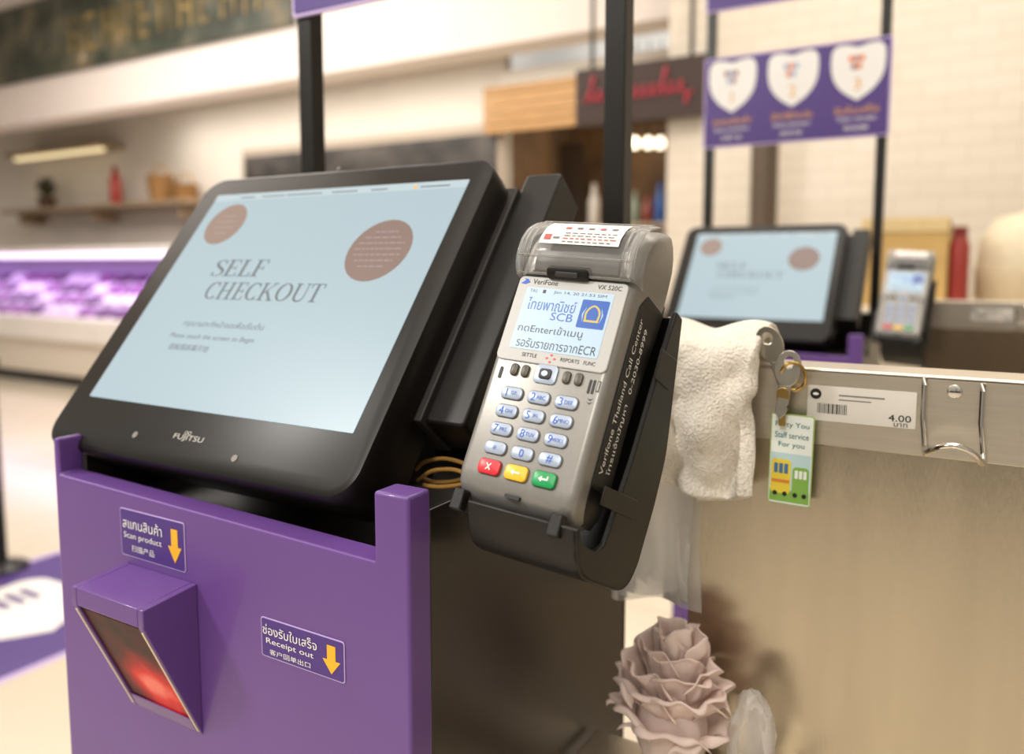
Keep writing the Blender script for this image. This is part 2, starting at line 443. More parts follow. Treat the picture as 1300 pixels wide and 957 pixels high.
# wooden slat panel
a = P(614, 112, 'y', 6.3); b = P(736, 160, 'y', 6.3)
wd = thing('wooden_sign_panel', 'plain honey coloured wooden slat panel left of the red script sign', 'wood panel', (a.x, 6.3, b.z))
m_wood = mat('honey_wood', 'a87f4e', .5, var=.2, scale=5, stretch=(1, 1, 14))
for i in range(5):
    h = (a.z - b.z) / 5
    MB().box(a.x, b.x, 6.3, 6.34, b.z + i * h + .012, b.z + (i + 1) * h, m_wood).build('slat', wd, smooth=0)
# script sign
YS = 4.6
a = P(731, 100, 'y', YS); b = P(896, 140, 'y', YS)
sg = thing('script_sign', 'dark hanging sign with glowing red handwritten script', 'sign', (a.x, YS, b.z))
MB().box(a.x, b.x, YS, YS + .06, b.z - .02, a.z + .05, mat('sign_dark', '3b2b24', .5)).build('board', sg, smooth=0)
for x in (a.x + .1, b.x - .1):
    MB().box(x - .01, x + .01, YS + .02, YS + .04, a.z + .04, ZC + 2.9, 'black_metal').build('hanger', sg, smooth=0)
mneon = mat('red_script', 'a8283a', .4, emit=.42, emit_hex='d8284a')
scr = MB(); L = b.x - a.x; zm = (a.z + b.z) / 2 + .01; H = (a.z - b.z) * .78
pts = []
for i in range(260):
    t = i / 259; ph = t * 2 * PI * 12
    k = int(t * 12)
    big = .36 if k in (0, 2, 8) else .15
    dn = k in (4, 11)
    zz = zm - H * .12 + H * (.26 if dn else big) * (1 - cos(ph)) * (-.6 if dn else 1)
    xx = a.x + L * (.08 + .84 * t) + .015 * sin(ph) + (zz - zm) * .25
    pts.append((xx, YS - .012, zz))
scr.tube(pts, .0048, mneon, 6)
scr.build('script_lettering', sg)
# kitchen bits in the recess
a = P(657, 188, 'y', 7.6); b = P(740, 188, 'y', 7.6)
d = thing('kitchen_door', 'dark brown kitchen door in the opening left of the black pole', 'door', ((a.x + b.x) / 2, 7.6, 0))
MB().box(a.x, b.x, 7.6, 7.66, 0, a.z, mat('door_brown', '3a2c20', .5)).build('leaf', d, smooth=0)
MB().box(a.x - .07, a.x, 7.58, 7.68, 0, a.z + .07, mat('door_frame_wood', 'a98a62', .5)).build('frame', d, smooth=0)
MB().box(b.x - .12, b.x - .09, 7.54, 7.6, .95, 1.15, 'chrome').build('handle', d)
mbulb = mat('bulb_glow', 'fff2d8', .4, emit=3, emit_hex='fff0d0')
lampl = ['round glowing lamp in the kitchen opening, leftmost', 'round glowing lamp in the kitchen opening, middle of three', 'round glowing lamp in the kitchen opening, nearest the tiled wall']
for i, px in enumerate((806, 823, 838)):
    p = P(px, 182, 'y', 7.0)
    t = thing('hanging_lamp', lampl[i], 'lamp', (p.x, p.y, p.z), 'kitchen lamps')
    MB(Matrix.Translation(p)).lathe([(.001, -.05), (.03, -.045), (.05, 0), (.03, .045), (.008, .06)], mbulb, 16).build('bulb', t)
    MB(Matrix.Translation(p)).tube([(0, 0, .05), (0, 0, .9)], .006, 'black').build('cord', t)
kc = thing('kitchen_counter', 'dark kitchen counter inside the opening behind the black pole', 'counter', (-3, 7.0, 0))
xk1 = P(850, 283, 'y', 6.9).x; xk2 = P(748, 283, 'y', 6.9).x
MB().box(xk2, xk1 + .3, 6.9, 7.5, 0, ZC + .33, mat('counter_brown', '54432f', .5)).build('body', kc, bevel=.01)
MB().box(xk2 - .03, xk1 + .3, 6.86, 7.52, ZC + .33, ZC + .37, mat('counter_top', 'a5957c', .3)).build('worktop', kc, bevel=.008)
bl = [('blue bottle on the kitchen counter, nearest the tiled wall', '3c62a8', 838, .85), ('short red bottle on the kitchen counter', '8f463c', 822, .6), ('short pale green bottle on the kitchen counter', '8b9a86', 806, .7), ('white bottle on the kitchen counter beside the black pole', 'dcd6ce', 754, .9)]
for lb, hx, px, s in bl:
    p = P(px, 270, 'y', 7.1); p.z = ZC + .37
    tag(MB(Matrix.Translation(p)).lathe([(.045, 0), (.052, .02), (.052, .26 * s), (.022, .36 * s), (.022, .44 * s), (.001, .44 * s)], mat('bottle_' + hx, hx, .25), 16).build('bottle'), lb, 'bottle', 'bottles in the kitchen')

# wall shelf left, with decorations
Ys = 6.25
a = P(18, 268, 'y', Ys); b = P(255, 268, 'y', Ys)
m_shelf = mat('shelf_wood', 'a38d72', .5, var=.12, scale=4)
sh = thing('wall_shelf', 'wooden wall shelf holding plant and bottle above the refrigerated case', 'shelf', (a.x, Ys, a.z))
MB().box(a.x, b.x, Ys - .2, Yb, a.z - .05, a.z, m_shelf).build('board', sh, bevel=.005)
for x in (a.x + .3, (a.x + b.x) / 2, b.x - .3):
    MB().box(x, x + .04, Ys - .1, Yb, a.z - .2, a.z - .05, m_shelf).build('bracket', sh, smooth=0)
mglow = mat('warm_strip_glow', 'ffe7b0', .4, emit=.95, emit_hex='ffe9b8')
c0 = P(20, 205, 'y', Ys); c1 = P(135, 192, 'y', Ys)
lt = thing('lit_shelf', 'upper shelf with warm glowing strip light on the far left wall', 'shelf', (c0.x, Ys, c0.z))
MB().box(c0.x, c1.x, Ys - .15, Yb, c0.z + .04, c0.z + .1, m_shelf).build('board', lt, bevel=.005)
MB().box(c0.x + .05, c1.x - .05, Ys - .05, Ys + .02, c0.z, c0.z + .04, mglow).build('light_strip', lt, smooth=0)
p = P(62, 262, 'y', Ys); p.z = a.z; p.y = Ys - .02
pl = thing('potted_plant', 'small dark leafy plant in a pot on the left wall shelf', 'plant', p)
MB(Matrix.Translation(p)).lathe([(.09, 0), (.12, .15), (.13, .16), (.11, .16), (.02, .13)], mat('pot_brown', '5a4434', .6), 20).build('pot', pl)
lf = MB(Matrix.Translation(p + Vector((0, 0, .14)))); m_leaf = mat('leaf_dark', '4a4a34', .6)
for i in range(60):
    az = random.uniform(0, 2 * PI); el = random.uniform(.6, 1.5); L = random.uniform(.2, .34)
    dd = Vector((cos(az) * cos(el), sin(az) * cos(el) * .7, sin(el))); s_ = Vector((-sin(az), cos(az), 0)) * .035
    lf.add([(0, 0, 0), tuple(dd * L * .5 + s_), tuple(dd * L), tuple(dd * L * .5 - s_)], [(0, 1, 2, 3)], m_leaf)
lf.build('foliage', pl)
p = P(148, 262, 'y', Ys); p.z = a.z
rb = thing('red_bottle', 'slim red bottle standing on the left wall shelf', 'bottle', p)
MB(Matrix.Translation(p)).lathe([(.07, 0), (.075, .03), (.075, .3), (.035, .4)], mat('red_glass', 'b03a2e', .3), 18).build('body', rb)
MB(Matrix.Translation(p)).lathe([(.036, .4), (.036, .48), (.001, .485)], mat('red_cap', '8d2a20', .4), 14).build('cap', rb)
for k, (px, hh, lb) in enumerate(((205, .44, 'tall brown woven basket on the wall shelf beside the screen'), (236, .26, 'low brown woven basket on the wall shelf beside the screen'))):
    p = P(px, 262, 'y', Ys); p.z = a.z
    bk = thing('woven_basket', lb, 'basket', p, 'baskets on the wall shelf')
    MB(Matrix.Translation(p)).lathe([(.12, 0), (.16, hh * .7), (.165, hh * .72), (.14, hh * .7), (.1, hh * .3)], mat('wicker' + str(k), '9d7444', .7, var=.3, scale=60, bump=.4), 20).build('body', bk)
    MB(Matrix.Translation(p)).tube([(.15 * cos(t), 0, hh * .7 + .13 * sin(t)) for t in [PI * i / 12 for i in range(13)]], .012, K['cord'], 8).build('handle', bk)

# refrigerated meat case: stepped deck full of wrapped packs
Yf = 4.6
fx0, fx1 = -11.8, P(262, 350, 'y', 4.8).x
m_fw = mat('case_white', 'e8e1da', .4, var=.03, scale=4)
m_fl = mat('case_lilac_light', 'a58abf', .5, var=.05, scale=3)  # purple of the case lighting put into the panel and deck colour
fg = thing('display_fridge', 'long open refrigerated meat case glowing pink and purple', 'display fridge', ((fx0 + fx1) / 2, 5.0, 0))
MB().box(fx0, fx1, Yf + .12, 5.5, 0, .12, 'char').build('kick_plate', fg, smooth=0)
MB().box(fx0, fx1, Yf + .05, 5.5, .12, ZC - .74, mat('case_base', 'dacfbf', .5)).build('base', fg, bevel=.02)
MB().box(fx0, fx1, Yf, Yf + .09, ZC - .8, ZC - .54, m_fw).build('front_bumper', fg, bevel=.03, seg=3)
tiers = [(4.80, -.58), (4.98, -.47), (5.16, -.36), (5.33, -.25)]
prof = [(Yf + .09, -.74), (5.42, -.74), (5.42, -.25)]
for yy, zz in tiers[::-1]: prof += [(yy - .09, zz), (yy - .09, zz - .11)]
prof = prof[:-1] + [(Yf + .09, -.58)]
XF = fr((fx0, 0, ZC), (0, 1, 0), (0, 0, 1))
MB(XF).prism(prof, 0, fx1 - fx0, m_fl).build('deck', fg, smooth=0)
MB().box(fx0, fx1, 5.42, 5.5, ZC - .74, ZC + .18, m_fl).build('back_panel', fg, smooth=0)
MB().box(fx0, fx1, 4.95, 5.5, ZC + .12, ZC + .18, m_fw).build('canopy', fg, bevel=.02)
MB().box(fx0 + .05, fx1 - .05, 4.96, 5.04, ZC + .06, ZC + .12, mat('case_tube', 'f3e4ff', .4, emit=1.5, emit_hex='f0dcff')).build('light_tube', fg, smooth=0)
MB().box(fx1, fx1 + .05, Yf + .02, 5.5, .12, ZC + .2, m_fw).build('end_panel', fg, bevel=.02)
m_tray = mat('meat_tray', 'e4d8ec', .4); m_meats = [mat('meat_film_a', '8a4a8c', .3, var=.3, scale=20), mat('meat_film_b', '5c2a62', .3, var=.3, scale=20), mat('meat_film_c', 'e6d2ee', .3, var=.15, scale=20)]
protos = []
for k in range(3):
    q = MB(Matrix.Rotation(rad(32), 4, 'X')); q.rr(0, .095, .25, .17, .03, 0, .03, m_tray, ch=.006, n=3); q.rr(0, .095, .22, .14, .04, .03, .07, m_meats[k], ch=.02, n=3)
    protos.append(q)
first = {}
for row, (yy, zz) in enumerate(tiers):
    xr = P(205, 350, 'y', yy).x; xl = P(-5, 350, 'y', yy).x
    x = xr + .1 * row; i = 0
    while x > xl:
        k = (i * 2 + row + (i // 3)) % 3
        if k not in first: o = protos[k].build('meat_package'); first[k] = o
        else: o = first[k].copy(); C.objects.link(o)
        o.location = (x, yy - .08, ZC + zz + .001); o.rotation_euler = (0, 0, random.uniform(-.06, .06))
        tag(o, 'wrapped tray of pink meat lying in the glowing refrigerated case', 'meat package', 'wrapped meat trays in the case')
        x -= .30; i += 1

# stanchion post at the left frame edge
p = P(3, 722, 'z', 0); top = CAM + ray(3, 452) * ((p - CAM).dot(FW))
st = thing('barrier_post', 'slim black barrier post at the left edge of the aisle', 'post', p)
MB(Matrix.Translation(p)).lathe([(.10, 0), (.10, .012), (.05, .03), (.025, .04)], 'black_metal', 24).build('base', st)
MB(Matrix.Translation(p)).lathe([(.022, .03), (.022, top.z - .04)], 'black_metal', 16).build('pole', st)
MB(Matrix.Translation(p)).lathe([(.022, top.z - .04), (.034, top.z - .03), (.034, top.z), (.001, top.z + .012)], 'char', 16).build('cap', st)

# floor decal
xA = P(0, 862, 'z', 0).x; xB = P(0, 726, 'z', 0).x; yc = P(28, 785, 'z', 0).y
x0, x1 = min(xA, xB), max(xA, xB)
fd = thing('floor_decal', 'purple floor sticker with a white shield beside the purple cabinet', 'floor sticker', ((x0 + x1) / 2, yc, 0))
q = MB(); q.box(x0, x1, yc - .75, yc + .95, .0005, .002, K['purple_dark'])
q.box(x0 - .03, x1 + .03, yc - .78, yc + .98, .0002, .0012, K['lilac'])
q.build('sheet', fd, smooth=0)
w = (x1 - x0)
def shield(cx, cy, w, h):
    half = crv([(.42, .47), (.49, .38), (.5, .12), (.44, -.12), (.27, -.33), (0, -.5)], 4)
    right = [(.0, .44), (.2, .49), (.36, .5)] + half
    pts = right + [(-x, y) for x, y in right[::-1][1:-1]]
    return [(cx + x * w, cy + y * h) for x, y in pts]
q = MB(fr(((x0 + x1) / 2, yc, .002), (0, 1, 0), (-1, 0, 0)))
q.prism(shield(0, 0, .5, w * .6)[::-1], 0, .001, K['white'])
for i in range(6): q.box(-.16 + i * .055, -.13 + i * .055, w * .06, w * .2, .001, .0018, K['purple_dark'])
q.build('shield_print', fd, smooth=0)

# ================================================================== KIOSK CABINET
KY = .36
kio = thing('checkout_kiosk', 'near purple fronted black self checkout cabinet with red scanner window', 'kiosk', (-.468, .52, 0), 'self checkout cabinets')
PF = front(0, .382, 0)
poly = [(-.652, .03), (-.2845, .03), (-.2845, ZC - .136), (-.311, ZC - .136), (-.311, ZC - .180), (-.646, ZC - .172), (-.646, ZC - .142), (-.652, ZC - .142)]
MB(PF).prism(poly, 0, .022, 'purple').build('front_panel', kio, bevel=.0022, seg=3, label='purple lacquered panel with cut-out top')
MB().box(-.646, -.291, .383, .69, .03, ZC - .2, 'black_metal').build('cabinet_body', kio, bevel=.002)
MB().box(-.291, -.286, .383, .69, .03, ZC - .15, 'side_black').build('side_panel', kio, bevel=.001)
MB().box(-.652, -.646, .383, .69, .03, ZC - .15, 'side_black').build('side_panel', kio, bevel=.001)
MB().box(-.646, -.291, .66, .69, ZC - .2, ZC - .11, 'black_metal').build('back_panel', kio, bevel=.001)
MB().box(-.64, -.295, .4, .68, 0, .03, 'char').build('plinth', kio, smooth=0)
# scanner hood: a solid purple housing, its front underside cut back for the glass
hx0, hx1 = -.560, -.477
HF = fr((hx0, 0, ZC), (0, 1, 0), (0, 0, 1))     # local x = y, local y = z, local z = x
hood = MB(HF)
prof = [(.36, -.229), (.36, -.344), (.3165, -.246), (.3165, -.2325)]
hw_ = hx1 - hx0
hood.prism(prof[::-1], 0, .006, 'purple'); hood.prism(prof[::-1], hw_ - .006, hw_, 'purple')
hood.prism([(.36, -.229), (.3165, -.2325), (.3165, -.246), (.3195, -.247), (.3215, -.238), (.36, -.236)], .006, hw_ - .006, 'purple')
hood.prism([(.36, -.344), (.36, -.334), (.3545, -.3305), (.3555, -.334)], .006, hw_ - .006, 'purple')
ho = hood.build('scanner_hood', kio, bevel=.0008, seg=2)
dv = Vector((0, -.0435, .098))
mid = Vector(((hx0 + hx1) / 2, .33825, ZC - .295))
gl = MB(fr(mid + Vector((0, .0025, .0012)), (1, 0, 0), dv))
gl.rr(0, 0, hw_ - .0122, .100, .001, 0, .0012, K['redglass'])
gl.build('scanner_window', ho, smooth=0, label='dark red glass with one bright glow')
for sx in (-1, 1):
    wq = MB(fr(mid + Vector((sx * (hw_ / 2 - .003), 0, 0)), (1, 0, 0), dv))
    wq.box(-.0011, .0011, -.050, .050, -.0002, .0005, K['cream_glint'])
    wq.build('edge_glint', ho, smooth=0)  # thin cream line standing in for the bevel's reflection
# stickers
def arrow(q, cx, cy, w, h, z0, z1, m):
    q.prism([(cx - w * .24, cy + h / 2), (cx - w * .24, cy - h * .02), (cx - w / 2, cy - h * .02), (cx, cy - h / 2), (cx + w / 2, cy - h * .02), (cx + w * .24, cy - h * .02), (cx + w * .24, cy + h / 2)][::-1], z0, z1, m)
def sticker(name, tl, br, lines, lab):
    a = P(*tl, 'y', KY); b = P(*br, 'y', KY)
    cx, cz, w, h = (a.x + b.x) / 2, (a.z + b.z) / 2, b.x - a.x, a.z - b.z
    q = MB(front(cx, KY - .0002, cz))
    q.rr(0, 0, w, h, .002, 0, .0004, K['lilac']); q.rr(0, 0, w - .0016, h - .0016, .0015, .0003, .0007, K['purple_dark'])
    for (t, fw, fh, yy) in lines:
        q.text(t, -w * .14, h * yy, 'white', w=w * fw, h=h * fh, z=.0011)
    arrow(q, w * .355, -h * .02, w * .2, h * .68, .0006, .001, K['yellow'])
    q.build(name, kio, smooth=0, label=lab)
sticker('scan_sticker', (153, 643), (237, 727), [('สแกนสินค้า', .62, .24, .22), ('Scan product', .6, .16, -.06), ('扫描产品', .36, .14, -.3)], 'purple sticker with white writing and yellow arrow above the scanner')
sticker('receipt_sticker', (332, 781), (439, 868), [('ช่องรับใบเสร็จ', .66, .26, .22), ('Receipt out', .58, .18, -.08), ('客户回单出口', .5, .14, -.33)], 'purple sticker with white writing and yellow arrow at the lower right')
# grommet on the cabinet side
g = P(617, 655, 'x', -.286)
gm = MB(fr(g, (0, 1, 0), (0, 0, 1)))
gm.lathe([(.0165, 0), (.0165, .002), (.013, .0025), (.013, .001), (.001, .001)], 'black', 28)
gm.lathe([(.006, .001), (.006, .006), (.001, .0065)], 'grommet', 18, c=(-.006, 0, 0))
gm.build('cable_grommet', kio)

# cord on cabinet
cd = MB()
def cl(pts, y): return [P(a, b, 'y', y) for a, b in pts]
cd.tube([tuple(x) for x in crv([tuple(p) for p in cl([(528, 596), (540, 586), (565, 582), (592, 590), (596, 602), (580, 610), (552, 612), (534, 606)], .475)])], .0016, 'cord', 8)
cd.tube([tuple(x) for x in crv([tuple(p) for p in cl([(530, 610), (548, 598), (575, 596), (594, 604), (588, 614), (560, 618), (538, 616)], .465)])], .0016, 'cord', 8)
tag(cd.build('power_cord'), 'coiled tan cord lying between the large screen and the card terminal', 'cord')

# ================================================================== MONITOR
ty = Vector((0, .62, .785)).normalized()
MM = fr(Vector((-.518, .4767, ZC - .0235)), (1, 0, 0), ty)
mon = thing('touch_monitor', 'large black touch monitor in front showing the pale blue start screen', 'monitor', MM, 'self checkout monitors')
H0, H1 = -.1168 - .048, .1168 + .026
cy = (H0 + H1) / 2; hh = H1 - H0
bxc, bxw = -.005, .354
MB(MM).rr(bxc, cy, bxw, hh, .024, -.027, 0, K['black_gloss'], ch=.006, n=10).build('bezel', mon)
MB(MM).rr(bxc, cy, bxw - .004, hh - .010, .022, -.056, -.027, K['black'], ch=0, n=8).build('rear_housing', mon, bevel=.003)
MB(MM).rr(0, .01, .24, .19, .02, -.085, -.056, K['black']).build('rear_cover', mon, bevel=.003)
MB(MM).rr(.193, .035, .034, .24, .004, -.078, -.036, K['black']).build('card_reader', mon, bevel=.002)
MB(MM).box(.160, .1775, -.088, .135, -.078, -.03, 'char').build('reader_mount', mon, bevel=.001)
MB().box(-.60, -.44, .50, .60, ZC - .2, ZC - .03, 'black').build('stand', mon, bevel=.004)
# display and its content
dq = MB(MM); dq.rr(0, 0, .304, .2336, .001, .0, .0006, K['scr'])
dq.box(-.152, .152, .1085, .1168, .0005, .0008, K['scr_bar'])
for (x, w) in ((-.105, .02), (-.07, .03), (-.03, .045), (.02, .03), (.06, .018), (.12, .03)):
    dq.box(x - w / 2, x + w / 2, .1108, .1120, .0008, .001, K['scr_text'])
dq.box(.098, .101, .110, .1135, .0008, .001, K['gold'])
c = on_frame(287, 285, MM); dq.ell(c.x, c.y, .025, .025, .0006, .0009, K['scr_c1'])
for i, w in enumerate((.018, .03, .026, .016)): dq.box(c.x - w / 2, c.x + w / 2, c.y + .009 - i * .007, c.y + .010 - i * .007, .0009, .0012, K['scr_c3'])
c = on_frame(481, 318, MM); dq.ell(c.x, c.y, .032, .032, .0006, .0009, K['scr_c2'])
for i, w in enumerate((.024, .040, .048, .052, .048, .040, .026)):
    xx = c.x - w / 2
    while xx < c.x + w / 2 - .002:
        ww = min(random.uniform(.003, .008), c.x + w / 2 - xx); dq.box(xx, xx + ww, c.y + .0185 - i * .006, c.y + .0195 - i * .006, .0009, .0012, K['scr_c3']); xx += ww + .0014
c = on_frame(305, 341, MM); serif(dq, 'SELF', c.x, c.y, .069, .0185, K['scr_text'], .001)
c = on_frame(333, 371, MM); serif(dq, 'CHECKOUT', c.x, c.y, .142, .0185, K['scr_text'], .001)
c = on_frame(283, 414, MM); dq.text('กรุณาแตะที่หน้าจอเพื่อเริ่มต้น', c.x, c.y, 'scr_text', w=.1, h=.0085, z=.001)
c = on_frame(268, 430, MM); dq.text('Please touch the screen to Begin', c.x, c.y, 'scr_text', w=.105, h=.0065, z=.001)
c = on_frame(240, 442, MM); dq.text('请触摸屏幕开始', c.x, c.y, 'scr_text', w=.052, h=.0065, z=.001)
dq.build('display', mon, smooth=0)
lg = MB(MM)
c = on_frame(239, 557, MM); lg.text('FUJITSU', c.x, c.y, 'logo', w=.034, h=.0056, z=.0003)
inf = [(c.x - .003 + .0036 * cos(t) / (1 + sin(t) ** 2), c.y + .0044 + .0036 * sin(t) * cos(t) / (1 + sin(t) ** 2)) for t in [2 * PI * i / 32 for i in range(33)]]
g_ = S_(inf, [.0005] * 33); lg.add([(p[0], p[1], .0004) for p in g_[0]], g_[1], 'logo')
lg.build('logo', mon, smooth=0)
for px, py in ((172, 552), (298, 582)):
    c = on_frame(px, py, MM); MB(MM).ell(c.x, c.y, .0028, .0028, 0, .0006, K['greyink']).build('button', mon)
c = on_frame(430, 214, MM); MB(MM).ell(c.x, c.y, .002, .002, 0, .0005, K['greyink']).build('camera_dot', mon)

# ================================================================== CARD TERMINAL
th, ro = rad(26.5), rad(4)
up0 = Vector((0, sin(th), cos(th))); x0v = Vector((1, 0, 0))
ex = x0v * cos(ro) - up0 * sin(ro); ey = up0 * cos(ro) + x0v * sin(ro)
TO = Vector((-.2695, .383, ZC - .1335)) + ex * .0405
TM = fr(TO, ex, ey)
ter = thing('card_terminal', 'near silver card payment terminal with lit display and coloured keys', 'card terminal', TM, 'card terminals')
def G(y):
    if y <= .0925: return y
    if y <= .142: return .0925 + (y - .0925) * .89
    return .13656 + (y - .142) * .92
GW = lambda p: (p[0], G(p[1]), p[2])
def TB(): return MB(TM, GW)
secs = [(-.0055, .033, -.015, -.028, .006), (-.003, .0365, -.009, -.034, .008), (.001, .0388, -.004, -.037, .007), (.006, .0398, -.001, -.039, .006), (.014, .0402, 0, -.040, .005), (.06, .0402, 0, -.044, .005), (.10, .0402, 0, -.048, .005), (.142, .0405, 0, -.053, .005),
        (.149, .0410, -.001, -.055, .006), (.154, .0415, .0005, -.056, .009), (.162, .0420, .0015, -.057, .012), (.172, .0422, .001, -.057, .013), (.181, .0422, -.0025, -.057, .014), (.190, .0416, -.0105, -.055, .014), (.198, .0404, -.022, -.051, .012), (.203, .0385, -.031, -.047, .008)]
def sec(hw, zt, zb, r, y, n=5):
    o = []
    cz = (zt + zb) / 2; hz = (zt - zb) / 2; r = min(r, hz * .95)
    for q, (sx, sz) in enumerate(((1, 1), (-1, 1), (-1, -1), (1, -1))):
        for k in range(n + 1):
            a = q * PI / 2 + k / n * PI / 2
            o.append((sx * (hw - r) + r * cos(a), y, cz + sz * (hz - r) + r * sin(a)))
    return o[::-1]
TB().loft([sec(hw, zt, zb, r, y) for y, hw, zt, zb, r in secs], K['silver']).build('body', ter, smooth=50, label='silver grey upper shell')
bs = [(-.001, .0385, -.020, -.0372, .004), (.006, .0402, -.015, -.0395, .003), (.014, .0406, -.0135, -.0405, .002), (.06, .0406, -.0135, -.0445, .002), (.10, .0406, -.0135, -.0485, .002), (.140, .0409, -.0145, -.0535, .002), (.150, .0411, -.018, -.0555, .004), (.156, .0412, -.026, -.056, .006)]
TB().loft([sec(hw, zt, zb, r, y) for y, hw, zt, zb, r in bs], K['black']).build('base', ter, smooth=50, label='black lower shell along the sides')
# display frame
fm = TB(); fm.rr(0, .1155, .076, .063, .004, 0, .0012, K['frame_grey'], ch=.0006)
Z = .0014
fm.text('VeriFone', -.0185, .1430, 'ink', w=.018, h=.0038, z=Z)
fm.prism([(-.036, .141), (-.0325, .1405), (-.0295, .1422), (-.0315, .1445), (-.0345, .1447), (-.033, .1435)], .0011, Z, K['blueink'])
fm.text('VX 520C', .026, .1430, 'ink', w=.016, h=.0032, z=Z)
fm.text('SETTLE', -.0145, .0888, 'ink', w=.0105, h=.0024, z=Z)
fm.text('REPORTS', .0135, .0888, 'ink', w=.0125, h=.0024, z=Z)
fm.text('FUNC', .0265, .0888, 'ink', w=.0075, h=.0024, z=Z)
for dx, dy in ((0, .0022), (0, -.0022), (.0026, 0), (-.0026, 0)):
    fm.ell(.0005 + dx, .0884 + dy, .0009, .0007, .0011, Z, K['redkey'], 8)
fm.build('display_frame', ter, smooth=0)
ld = MB(TM, lambda p: (p[0] * .98, G(p[1]), p[2])); ld.rr(0, .1153, .062, .0462, .001, .001, .0016, K['lcd']); Z = .0019
ld.text('TA1', -.0255, .1358, 'lcd_k', w=.005, h=.0024, z=Z); ld.box(-.0185, -.0165, .1346, .1371, .0016, Z, K['lcd_k'])
ld.text('Jan 14, 20 21:53 SIM', .008, .1358, 'lcd_k', w=.037, h=.0027, z=Z)
ld.text('ไทยพาณิชย์', -.0095, .1262, 'lcd_b', w=.035, h=.0092, z=Z)
ld.text('SCB', .0, .1180, 'lcd_b', w=.0155, h=.0058, z=Z)
ld.rr(.0205, .1225, .0185, .0205, .0008, .0015, Z, K['lcd_b'])
arch = crv([(-.0042, -.0042), (-.0046, .0005), (-.003, .0042), (0, .0062), (.003, .0042), (.0046, .0005), (.0042, -.0042)], 5)
ld.add(*(lambda g: ([(p[0] + .0205, p[1] + .1222, Z + .0002) for p in g[0]], g[1]))(S_(arch, [.0013] * len(arch))), K['lcd_g'])
ld.box(.0155, .0255, .1166, .1180, Z, Z + .0003, K['lcd_g'])
for sx in (-1, 1):
    ld.add([(.0205 + sx * .0058, .1160, Z + .0002), (.0205 + sx * .0072, .122, Z + .0002), (.0205 + sx * .005, .1275, Z + .0002), (.0205 + sx * .0063, .122, Z + .0002)], [(0, 1, 2, 3)], K['lcd'])
ld.text('กดEnterเข้าเมนู', -.0055, .1070, 'lcd_k', w=.046, h=.0078, z=Z)
ld.text('รอรับรายการจากECR', .0015, .0970, 'lcd_k', w=.056, h=.0070, z=Z)
ld.build('display', ter, smooth=0)
# keys
rows = [(.0635, ['1QZ.', '2ABC', '3DEF']), (.0521, ['4GHI', '5JKL', '6MNO']), (.0406, ['7PRS', '8TUV', '9WXY']), (.0290, ['*', '0', '#'])]
KP = .0187
for y, ks in rows:
    for i, t in enumerate(ks):
        x = (i - 1) * KP
        q = MB(TM); q.rr(x, y, .0156, .0084, .0034, -.001, .0004, K['olive']); q.rr(x, y, .0148, .0076, .0031, -.001, .0018, K['silver_key'], ch=.0009)
        if len(t) > 1:
            q.text(t[0], x - .0032, y, 'blueink', h=.0048, z=.0020); q.text(t[1:], x + .0020, y, 'blueink', h=.0023, z=.0020)
        else: q.text(t, x, y, 'blueink', h=.0048 if t != '*' else .003, z=.0020)
        q.build('key', ter)
for i, (mk, lab) in enumerate((('redkey', 'red cancel key'), ('yelkey', 'yellow clear key'), ('grnkey', 'green enter key'))):
    x = (i - 1) * KP; y = .0172
    q = MB(TM); q.rr(x, y, .0160, .0098, .0030, -.001, .0004, K['olive']); q.rr(x, y, .0152, .0090, .0028, -.001, .0022, K[mk], ch=.001)
    z = .0025
    if i == 0:
        for s in (1, -1): q.add([(x - .0018, y - s * .0018, z), (x - .0012, y - s * .0018 - s * .0004, z), (x + .0018, y + s * .0018, z), (x + .0012, y + s * .0018 + s * .0004, z)], [(0, 1, 2, 3)], K['white'])
    else:
        q.add([(x - .0032, y, z), (x - .001, y - .0018, z), (x - .001, y + .0018, z)], [(0, 1, 2)], K['white'])
        q.box(x - .0012, x + .003, y - .0005, y + .0005, z - .0003, z, K['white'])
        if i == 2: q.box(x + .0022, x + .003, y, y + .002, z - .0003, z, K['white'])
    q.build('key', ter, label=lab)
for x, y in ((-.0222, .0785), (-.0145, .0785), (.0142, .0785), (.0222, .0785)):
    MB(TM).rr(x, y, .0052, .0078, .0022, -.001, .0016, K['olive'], ch=.0008).build('soft_key', ter, label='small dark soft key')
q = MB(TM); q.rr(0, .0785, .0155, .0120, .003, -.001, .0012, K['silver_key'], ch=.0006); q.rr(0, .0785, .0085, .0065, .002, .001, .0022, K['char'], ch=.0006); q.ell(0, .0785, .0022, .0018, .002, .0026, K['silver_key'], 14)
q.build('navigation_key', ter)
MB(TM).rr(-.0315, .0755, .0022, .0075, .0006, 0, .0003, K['ink']).build('chip_icon', ter, smooth=0)
q = MB(TM)
q.rr(.0300, .0755, .0016, .0085, .0005, 0, .0003, K['ink']); q.rr(.0325, .0755, .0016, .0085, .0005, 0, .0003, K['ink'])
q.box(.0345, .0365, .073, .0795, 0, .0003, K['ink']); q.box(.0349, .0361, .0735, .079, .0002, .0004, K['silver'])
for dy in (0, -.0022): q.add([(.0305, .0688 + dy, .0003), (.0325, .0678 + dy, .0003), (.0345, .0688 + dy, .0003), (.0325, .067 + dy, .0003)], [(0, 1, 2, 3)], K['ink'])
q.build('swipe_icon', ter, smooth=0)
MB(TM).rr(.001, .0035, .010, .0022, .0006, -.0022, .0, K['ink']).build('card_slot_mark', ter, smooth=0)
